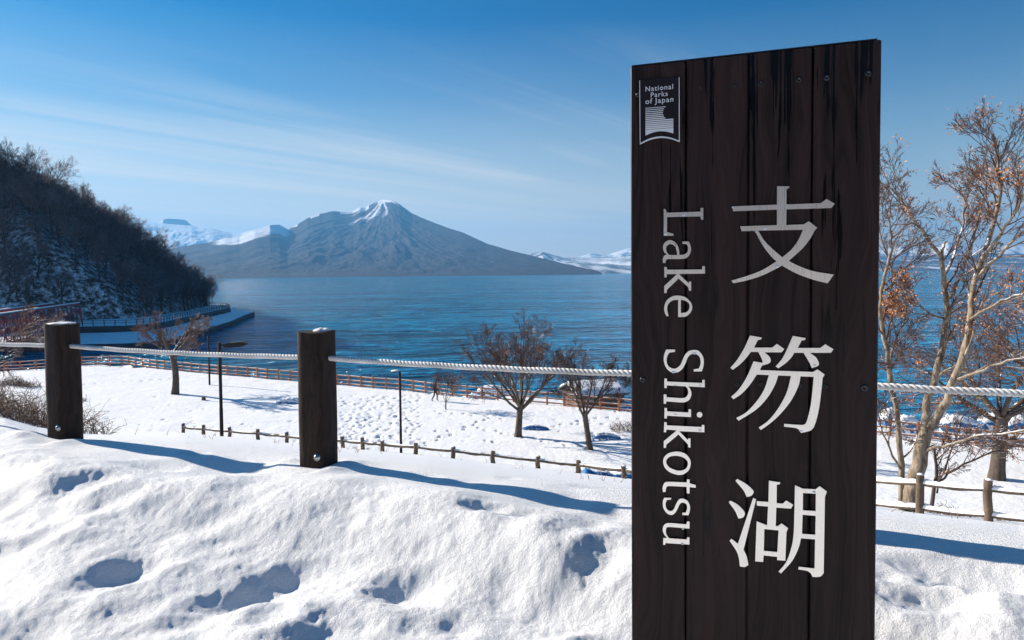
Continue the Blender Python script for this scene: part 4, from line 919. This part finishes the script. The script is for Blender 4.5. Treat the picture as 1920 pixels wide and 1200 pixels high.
rail_fence('promenade_railing', 'weathered dark railing on the promenade across the water, below the wooded hill', [(a-.4, b+.5) for a, b in FENCE2[1:]], 2.0, 1.15, M_OR2, (1.05,.55), .08, False, 90, lambda a, b: -9.93)

# ------------------------------------------------------------------ lamps
M_POLE = simple('lamp_paint', (.010,.009,.009), .85)
def lamp(pos, h, r, head, label, top=None):
    root = empty('street_lamp', pos, label, 'street lamp', 'lamp posts in the field'); p = np.array(pos, float)
    mb = MB(); mb.tube([p-[0,0,.3], p+[0,0,h*.3], p+[0,0,h*.3+.01], p+[0,0,h]], [r*1.15, r*1.1, r, r], 12); mb.build('pole', M_POLE, root, True).modifiers.new('e','EDGE_SPLIT').split_angle=.8
    if head == 'arm':
        t_ = p+[0,0,h-.12]; mb = MB(); mb.tube([t_, t_+[.28,0,.03]], .035, 8); mb.build('arm', M_POLE, root)
        V = []; L = .86
        for f, w_, z0, z1 in ((0,.14,-.04,.05),(.25,.17,-.07,.11),(.8,.17,-.04,.15),(1,.12,.03,.09)):
            for sy, zz in ((-1,z0),(1,z0),(1,z1),(-1,z1)): V.append(t_+[.2+L*f, sy*w_, zz])
        mb = MB(); mb.add(V, [(i*4+j, i*4+(j+1)%4, (i+1)*4+(j+1)%4, (i+1)*4+j) for i in range(3) for j in range(4)]+[(3,2,1,0),(12,13,14,15)]); hd = mb.build('lamp_head', M_POLE, root)
        V = [v+[0,0,.004] for v in (np.array(V[6]),np.array(V[7]),np.array(V[11]),np.array(V[10]))]
    elif head == 'disc':
        t_ = p+[-.16,0,h]; mb = MB(); mb.tube([p+[0,0,h-.03], t_+[0,0,-.02]], .02, 6); mb.build('arm', M_POLE, root)
        mb = MB(); mb.tube([t_-[0,0,.04], t_-[0,0,.015], t_+[0,0,.01]], [.10,.17,.15], 16); hd = mb.build('lamp_head', M_POLE, root, True)
        mb = MB(); mb.tube([t_+[0,0,.008], t_+[0,0,.03], t_+[0,0,.045]], [.15,.13,.06], 16); mb.build('snow', M_CAPSNOW, hd, True)
    else:
        mb = MB(); mb.tube([p+[0,0,h], p+[0,0,h+.12]], [r*1.7, r*1.2], 10); mb.build('lamp_head', M_POLE, root, True)
def onray(px, py, Yd):
    p = W(px, py, Yd); return (p[0], p[1], gz(p[0], p[1]))
q = onray(416, 824, 26.2); lamp(q, W(411, 642, q[1])[2]-q[2], .062, 'arm', 'black lamp post with flat slanting head at the log fence left of the middle post')
q = onray(752, 845, 23.2); lamp(q, W(750, 696, q[1])[2]-q[2], .040, 'disc', 'slim black lamp post with small round snowy head right of the middle post')
q = at(393, 722); lamp(q, W(392, 632, q[1])[2]-q[2], .075, 'plain', 'thin distant pole in the field behind the lamp with the slanting head')

# ------------------------------------------------------------------ red truss bridge
M_RED = simple('bridge_red', (.32,.06,.055), .55, var=.35, vs=.6)
def build_bridge():
    R0 = np.array([-96.0,148.0]); d = np.array([13.5,-38.0]); d /= np.hypot(*d); nn = np.array([-d[1], d[0]]); nn = nn if nn[0] < 0 else -nn
    zb, zt = -10.9, -5.7; N_, pl_ = 30, 3.0; zd = -10.2
    root = empty('truss_bridge', (R0[0]+d[0]*30, R0[1]+d[1]*30, zb), 'dark red steel truss bridge with snow on its chords, across the river mouth at left', 'bridge')
    def pt(s, off, z): q = R0+d*s+nn*off; return np.array([q[0], q[1], z])
    def bar(mb, a, b, w_, h_):
        L = np.linalg.norm(b-a); u = (b-a)/L; v = np.cross([0,0,1.0], u); v /= np.linalg.norm(v)+1e-9; mb.box((a+b)/2, (L, w_, h_), ax=[u, v, np.cross(u, v)])
    for off in (-2.4, 2.4):
        mb = MB(); bar(mb, pt(3,off,zt), pt(N_*pl_-3,off,zt), .36, .38); tc_ = mb.build('top_chord', M_RED, root)
        mb = MB(); bar(mb, pt(3,off,zt+.26), pt(N_*pl_-3,off,zt+.26), .42, .16); mb.build('snow', M_CAPSNOW, tc_)
        mb = MB(); bar(mb, pt(0,off,zb), pt(N_*pl_,off,zb), .3, .4); mb.build('bottom_chord', M_RED, root)
        mb = MB(); bar(mb, pt(.1,off,zb+.15), pt(3,off,zt), .34, .34); mb.build('end_post', M_RED, root)
        mb = MB()
        for i in range(1, N_-1):
            s = i*pl_
            for e in (-.09,.09): bar(mb, pt(s+e,off,zb+.22), pt(s+e,off,zt-.2), .16, .12)
            for k in range(9): z = zb+.5+k*.5; bar(mb, pt(s-.09,off,z), pt(s+.09,off,z+.22), .08, .08)
            if i < N_-2:
                bar(mb, pt(s+.12,off+.07,zb+.25), pt(s+pl_-.12,off+.07,zt-.22), .18, .26)
                bar(mb, pt(s+.12,off-.07,zt-.22), pt(s+pl_-.12,off-.07,zb+.25), .12, .20)
        mb.build('lattice', M_RED, root)
        mb = MB()
        for zh in (1.1, .6): bar(mb, pt(0,off*.86,zd+zh), pt(N_*pl_,off*.86,zd+zh), .06, .07)
        mb.build('handrail', M_RED, root)
    mb = MB()
    for i in range(1, N_): bar(mb, pt(i*pl_,-2.2,zt-.02), pt(i*pl_,2.2,zt-.02), .14, .16)
    mb.build('cross_beams', M_RED, root)
    mb = MB(); bar(mb, pt(-1,0,zd-.2), pt(N_*pl_+1,0,zd-.2), 4.2, .3); dk = mb.build('deck', M_RED, root)
    mb = MB(); bar(mb, pt(-1,0,zd+.03), pt(N_*pl_+1,0,zd+.03), 4.0, .14); mb.build('snow', M_CAPSNOW, dk)
    mb = MB(); a = pt(-2.5,0,-12.0); mb.box(a, (5.0, 6.6, 3.6), rz=math.atan2(d[1], d[0]), bev=.1)
    o = mb.build('abutment', M_CON, smooth=False, loc=tuple(a)); tag(o, 'dark stone abutment carrying the far end of the red bridge', 'abutment')
    mb = MB(); a = pt(30,0,-12.6); mb.box(a, (1.6, 6.0, 3.0), rz=math.atan2(d[1], d[0]), bev=.2)
    o = mb.build('bridge_pier', M_CON, loc=tuple(a)); tag(o, 'dark pier standing in the river below the red bridge', 'pier')
build_bridge()

# ------------------------------------------------------------------ walking person
def skin(name, J, E, mat, parent, sub=2):
    base = np.array(wl(parent)); me = bpy.data.meshes.new(name); me.from_pydata([tuple(np.array(p)-base) for p, r in J], E, []); me.materials.append(mat)
    o = bpy.data.objects.new(name, me); COL.objects.link(o); o.parent = parent; WORLD[o.name] = Vector(base)
    o.modifiers.new('s', 'SKIN'); sv = me.skin_vertices[0].data if me.skin_vertices else None
    if sv is None:
        bpy.context.view_layer.objects.active = o; me.attributes; 
    for i, (p, r) in enumerate(J):
        me.skin_vertices[0].data[i].radius = (r, r) if np.isscalar(r) else r
    me.skin_vertices[0].data[0].use_root = True
    o.modifiers.new('d', 'SUBSURF').levels = sub; o.modifiers['d'].render_levels = sub
    for pl2 in me.polygons: pl2.use_smooth = True
    return o
def build_person():
    x, y, z = at(816, 752); x += .0
    def P(a, b, c): return (x+a, y+b, z+c)
    cloth = simple('dark_coat', (.016,.02,.026), .9); trs = simple('dark_trousers', (.012,.013,.018), .9)
    root = empty('person', (x, y, z), 'person in dark winter clothes with a teal backpack walking in the snowy field', 'person')
    bm_ = MB()
    # one continuous body, stride to the right and slightly away
    J = [(P(0,0,.90),(.13,.10)),(P(.02,0,1.10),(.13,.10)),(P(.05,0,1.30),(.15,.11)),(P(.07,0,1.42),(.10,.08)),(P(.09,0,1.50),(.05,.05)),(P(.11,0,1.58),(.075,.085)),(P(.12,0,1.68),(.08,.09)),(P(.12,0,1.75),(.05,.06)),
         (P(.06,.18,1.38),(.055,.055)),(P(.0,.24,1.12),(.045,.045)),(P(.13,.24,.93),(.036,.036)),(P(.18,.23,.86),(.03,.04)),
         (P(.06,-.18,1.38),(.055,.055)),(P(.10,-.25,1.12),(.045,.045)),(P(.26,-.22,.98),(.036,.036)),(P(.31,-.21,.93),(.03,.04)),
         (P(.02,.09,.84),(.09,.09)),(P(.16,.09,.48),(.062,.062)),(P(.14,.09,.10),(.045,.045)),(P(.26,.09,.04),(.04,.035)),
         (P(-.02,-.09,.84),(.09,.09)),(P(-.06,-.09,.48),(.062,.062)),(P(-.26,-.09,.12),(.045,.045)),(P(-.16,-.09,.04),(.04,.035))]
    E = [(0,1),(1,2),(2,3),(3,4),(4,5),(5,6),(6,7),(2,8),(8,9),(9,10),(10,11),(2,12),(12,13),(13,14),(14,15),(0,16),(16,17),(17,18),(18,19),(0,20),(20,21),(21,22),(22,23)]
    skin('body', J, E, cloth, root)
    J = [(P(-.12,0,1.02),(.08,.12)),(P(-.12,0,1.22),(.10,.15)),(P(-.09,0,1.42),(.07,.12))]
    skin('backpack', J, [(0,1),(1,2)], simple('teal_cloth', (.02,.12,.16), .8), root)
    J = [(P(.12,0,1.70),(.088,.098)),(P(.115,0,1.77),(.07,.08))]
    skin('knit_hat', J, [(0,1)], trs, root, 1)
    sk = simple('skin', (.45,.27,.19), .6)
    mb = MB()
    for (a, b, c) in ((.19,.23,.85),(.32,-.21,.92)):
        c0 = np.array(P(a, b, c)); mb.tube([c0, c0+[.03,0,-.03]], [.030,.026], 8)
        for k in range(4): s0 = c0+[.03,-.022+.015*k,-.03]; mb.tube([s0, s0+[.025,0,-.03], s0+[.02,0,-.055]], [.009,.008,.006], 5)
        mb.tube([c0+[.02,-.03,-.01], c0+[.045,-.035,-.03]], [.009,.007], 5)
    mb.build('hands', sk, root, True)
    mb = MB(); f0 = np.array(P(.185,0,1.655)); mb.tube([f0-[.03,0,0], f0, f0+[.012,0,0]], [.055,.052,.03], 10); mb.tube([f0+[.01,0,-.005], f0+[.03,0,-.015]], [.012,.008], 5); mb.build('face', sk, root, True)
build_person()

# ------------------------------------------------------------------ boats, covers and the hut
M_TARP = simple('blue_tarp', (.018,.13,.33), .5, var=.35, vs=3, bump=.03, bs=6)
def covered(pos, L, Wd_, H, rz, label, snow=.6, name='covered_boat', cat='boat', seed=0, group='boats under blue covers'):
    x, y, z = pos; root = empty(name, pos, label, cat, group); rg = np.random.RandomState(seed); ca, sa = math.cos(rz), math.sin(rz)
    n, m_ = 26, 16; V = []
    for i in range(n):
        f = i/(n-1); e = max(.04, math.sin(math.pi*min(1, max(0, f)))**.45)
        w_ = Wd_/2*e*(1-.12*f); h = H*(.75+.25*math.cos((f-.35)*3))*e**.6
        for j in range(m_):
            a = math.pi*j/(m_-1); qx = (f-.5)*L; qy = w_*math.cos(a)*(1+.05*rg.randn()); qz = h*math.sin(a)**.6*(1+.06*rg.randn())
            V.append((x+qx*ca-qy*sa, y+qx*sa+qy*ca, z-.05+qz))
    Fc = [(i*m_+j, (i+1)*m_+j, (i+1)*m_+j+1, i*m_+j+1) for i in range(n-1) for j in range(m_-1)]
    mesh_obj('cover', V, Fc, M_TARP, root, smooth=True)
    if snow > 0:
        V2 = []
        for i in range(n):
            for j in range(m_):
                v = np.array(V[i*m_+j]); a = math.pi*j/(m_-1); up = math.sin(a)
                k = (.05*H/.5*snow if up > 1-snow*.75 and 1 < i < n-2 else -.06); V2.append((v[0], v[1]+0, v[2]+k*(1+.4*rg.randn()*(k > 0))))
        mesh_obj('snow', V2, Fc, M_CAPSNOW, root, smooth=True)
    return root
def onfld(px, py, z): p = G(px, py, z); return (p[0], p[1], z)
covered(at(541,757), 2.0, .8, .45, -.05, 'small blue-covered boat on the field snow just left of the middle post', .8, seed=1)
covered(at(1004,806), 1.8, .6, .36, -.1, 'narrow blue-covered boat under the wide-crowned bare tree', .25, seed=2)
covered(at(1138,823), 1.7, .6, .36, -.1, 'blue-covered boat behind the leaning forked tree', .45, seed=3)
covered(onfld(830,752,-11.0), 3.1, 1.3, .75, -.12, 'long blue-covered boat beyond the orange fence, near the walking person', .75, seed=4)
covered(onfld(893,756,-11.0), 3.0, 1.3, .75, -.12, 'blue-covered boat beyond the orange fence, right of the walking person', .75, seed=5)
covered(onfld(925,738,-11.8), 3.6, 1.5, .8, .3, 'snow-buried boat at the water beyond the fence, left of the wide bare tree', 1.0, seed=6)
covered(onfld(1180,770,-11.2), 3.0, 1.3, .7, -.3, 'blue-covered boat just behind the left edge of the sign, beyond the fence', .6, seed=7)
for k, (a, b, L, r, lb) in enumerate([(1668,792,3.2,.9,'blue-covered boat beyond the fence seen right at the edge of the sign'),(1700,806,2.6,.5,'blue-covered boat just behind the slender pale tree'),(1768,800,2.4,.6,'peaked blue-covered boat between the stems of the large pale tree'),(1800,806,2.8,-.3,'blue-covered boat right of the large pale tree'),(1868,800,3.0,.2,'blue-covered boat behind the stout dark-trunked tree'),(1912,806,2.6,.1,'blue-covered boat at the right edge beyond the fence')]):
    covered(onfld(a, b, -10.9), L, 1.4, 1.0, r, lb, .55, seed=10+k)
# crumpled tarp by the log fence
def tarp(px, py, L, Wd_, label, seed, lump=.25):
    x, y, z = onray(px, py, 31); rg = np.random.RandomState(seed); n = 26; V = []; S2 = []
    y = -(-10+.1)/(-ray(px, py)[2]/ray(px, py)[1]) if False else y
    for i in range(n):
        for j in range(n):
            a, b = (i/(n-1)-.5)*L, (j/(n-1)-.5)*Wd_; X_, Y_ = x+a, y+b; e = min(i, j, n-1-i, n-1-j)
            h = .06+lump*abs(float(fbm(np.array([a*1.6+seed]), np.array([b*1.3]), 3, seed)[0]))*1.6+.02*rg.randn()
            V.append((X_, Y_, gz(X_, Y_)+(h if e > 0 else -.02))); s_ = float(fbm(np.array([a*.8+9]), np.array([b*.8]), 2, seed+3)[0])
            S2.append((X_, Y_, V[-1][2]+(.05 if s_ > -.03 and e > 1 else -.07)))
    Fc = [(i*n+j, (i+1)*n+j, (i+1)*n+j+1, i*n+j+1) for i in range(n-1) for j in range(n-1)]
    root = empty('blue_tarp', (x, y, z), label, 'tarpaulin'); mesh_obj('sheet', V, Fc, M_TARP, root, smooth=True); mesh_obj('snow', S2, Fc, M_CAPSNOW, root, smooth=True)
tarp(1140, 878, 2.6, 3.6, 'crumpled blue tarpaulin half buried in snow behind the log fence, left of the sign', 4)
def build_hut():
    c = G(1112, 768, -11.3); x, y, z = c; z = -11.5; rz = .30
    M_W = simple('hut_boards', (.14,.075,.045), .8, var=.35, vs=2.5); root = empty('hut', (x, y, z), 'small brown wooden hut with thick snow on its low roof by the water', 'hut'); ca, sa = math.cos(rz), math.sin(rz)
    def T(a, b, h): return (x+a*ca-b*sa, y+a*sa+b*ca, z+h)
    L, D, H = 4.0, 3.4, 1.75
    mb = MB(); mb.box(T(0,0,H/2), (L, D, H), rz); mb.build('wall', M_W, root)
    V = []; 
    for a in (-L/2-.35, L/2+.35):
        for b, h in ((-D/2-.4, H-.05), (0, H+.62), (D/2+.4, H-.05)): V += [T(a, b, h), T(a, b, h+.09)]
    Fc = [(0,2,8,6),(2,4,10,8),(1,7,9,3),(3,9,11,5),(0,6,7,1),(4,5,11,10),(0,1,3,2),(2,3,5,4),(6,8,9,7),(8,10,11,9)]; rf = mesh_obj('roof', V, Fc, simple('roof_green', (.04,.09,.075), .6), root)
    V = []; n = 18; m_ = 14
    for i in range(n):
        for j in range(m_):
            a = (-L/2-.33)+(L+.66)*i/(n-1); b = (-D/2-.38)+(D+.76)*j/(m_-1); e = min(i, j, n-1-i, m_-1-j)
            V.append(T(a, b, H+.62-.67*abs(b)/(D/2+.4)+.09+(.02 if e == 0 else .26+.03*math.sin(i*1.3+j))))
    mesh_obj('snow', V, [(i*m_+j, (i+1)*m_+j, (i+1)*m_+j+1, i*m_+j+1) for i in range(n-1) for j in range(m_-1)], M_CAPSNOW, rf, smooth=True)
    mb = MB(); mb.box(T(-.9, -D/2-.02, .85), (.8, .05, 1.7), rz); mb.build('door', M_OR2, root)
    mb = MB(); mb.box(T(.8, -D/2-.02, 1.1), (.9, .05, .6), rz); wn = mb.build('window', M_BLACK, root)
    mb = MB(); mb.box(T(0, 0, H*.96), (L+.5, D+.5, .10), rz); mb.build('eaves_board', M_OR2, root)
build_hut()
mb = MB(); p = at(382, 750); mb.tube([np.array(p)-[0,0,.1], np.array(p)+[0,0,.28]], [.17,.15], 10)
tag(mb.build('tree_stump', M_LOG, loc=p), 'small dark stump in the field near the bent-trunk tree', 'stump')

# ------------------------------------------------------------------ shrubs, brush and dry grass
M_BRUSH = simple('brush_stem', (.16,.105,.075), .9, var=.4, vs=5)
def shrub(pos, wx, wy, h, n, r, seed, label, mat=M_BRUSH, group=None, name='shrub'):
    rg = np.random.RandomState(seed); polys = []; x, y, z = pos
    for i in range(n):
        a, b = rg.uniform(-wx, wx), rg.uniform(-wy, wy); X_, Y_ = x+a, y+b; zg = gz(X_, Y_); d = np.array([rg.normal(0,.35), rg.normal(0,.3), 1.0]); P = [np.array([X_, Y_, zg-.05])]; hh = h*rg.uniform(.5, 1.0)*(1-.5*(a/wx)**2)
        for k in range(4): d = d+rg.normal(0,.22,3); d /= np.linalg.norm(d); P.append(P[-1]+d*hh/4)
        P = np.array(P); polys.append((P, np.linspace(r, r*.5, 5)))
        for k in range(6):
            q = P[1+k%4]; e = rg.normal(0, 1, 3); e[2] = abs(e[2])*.7; e /= np.linalg.norm(e); m_ = q+e*hh*.18; polys.append((np.array([q, m_, m_+(e+rg.normal(0,.5,3))*hh*.12]), np.array([r*.6, r*.5, r*.35])))
    V, Fc = fast_tubes(polys, 3); o = mesh_obj(name, V, Fc, mat, loc=pos); tag(o, label, 'shrub', group); return o
bz = lambda x, y: (x, y, gz(x, y))
shrub(bz(-6.75, 9.0), .95, .9, .62, 420, .005, 31, 'tangled brown brush behind the snowbank at the left edge, beside the farther rope post')
shrub(at(20, 722), 1.3, .8, .95, 120, .018, 32, 'dark low shrub poking from the field snow at the far left')
shrub(at(52, 726), .9, .6, .8, 70, .018, 33, 'small reddish shrub right of the dark low shrub in the field')
shrub(at(150, 752), .5, .4, .5, 40, .012, 34, 'tiny tuft of twigs in the field just right of the farther rope post')
shrub(at(1172, 808), .9, .6, .9, 60, .014, 35, 'brown twiggy shrub in the field close to the left edge of the sign')
shrub(onray(1765, 955, 14.2), .35, .3, .35, 26, .008, 36, 'few dark twigs in the shade behind the right log fence', M_BARKF)
shrub(onray(1815, 962, 13.6), .7, .4, .22, 60, .006, 37, 'low reddish undergrowth behind the right log fence')
def grasses():
    rg = np.random.RandomState(9); polys = []
    S_pts = [(rg.uniform(160, 1180), rg.uniform(.0, 1)) for _ in range(46)]
    for (a, f) in S_pts:
        u = (a-960)/F; Yd = 6+f*13; X_ = u*Yd; zg = gz(X_, Yd); nb = rg.randint(1, 4)
        for k in range(nb):
            h = rg.uniform(.05, .20)*(Yd/12)**.4; d = rg.normal(0, .35, 2); P = np.array([(X_+d[0]*h*f2*f2*1.2, Yd+d[1]*h*f2, zg-.03+h*(f2-.15*f2*f2)) for f2 in np.linspace(0,1,5)]); polys.append((P, np.linspace(.0035, .002, 5)))
    for (x, y, Yd, h, lean) in [(1722,972,8.6,.36,-.75),(1793,968,8.0,.28,-.3),(1803,965,8.0,.22,-.05),(1690,950,8.5,.10,.9),(1672,955,8.5,.12,.9)]:
        X_ = (x-960)/F*Yd; zg = gz(X_, Yd); P = np.array([(X_+lean*h*f2**1.6, Yd, zg-.05+h*(f2-.25*f2*f2)) for f2 in np.linspace(0,1,6)]); polys.append((P, np.linspace(.006, .003, 6)))
    V, Fc = fast_tubes(polys, 3); o = mesh_obj('dry_grass', V, Fc, simple('straw', (.42,.29,.14), .8, var=.3), loc=(0, 8, -2)); tag(o, 'scattered dry straw-coloured grass stems poking through the snow on the slope', 'grass', kind='stuff')
grasses()

# ------------------------------------------------------------------ air between here and the mountains
def build_haze():
    m = bpy.data.materials.new('haze'); m.use_nodes = True; t = NT(m.node_tree); t.N.clear()
    v = t.n('ShaderNodeVolumePrincipled', {'Color': (.17,.52,1.0,1), 'Density': 8.5e-5, 'Anisotropy': .2}); t.n('ShaderNodeOutputMaterial', {'Volume': v.outputs[0]})
    S = 14500; mb = MB(); mb.box((0, 0, (960-16)/2), (2*S, 2*S, 976)); o = mb.build('haze', m, loc=(0,0,600)); tag(o, 'thin blue winter haze over the lake and mountains', 'haze', kind='stuff')
build_haze()
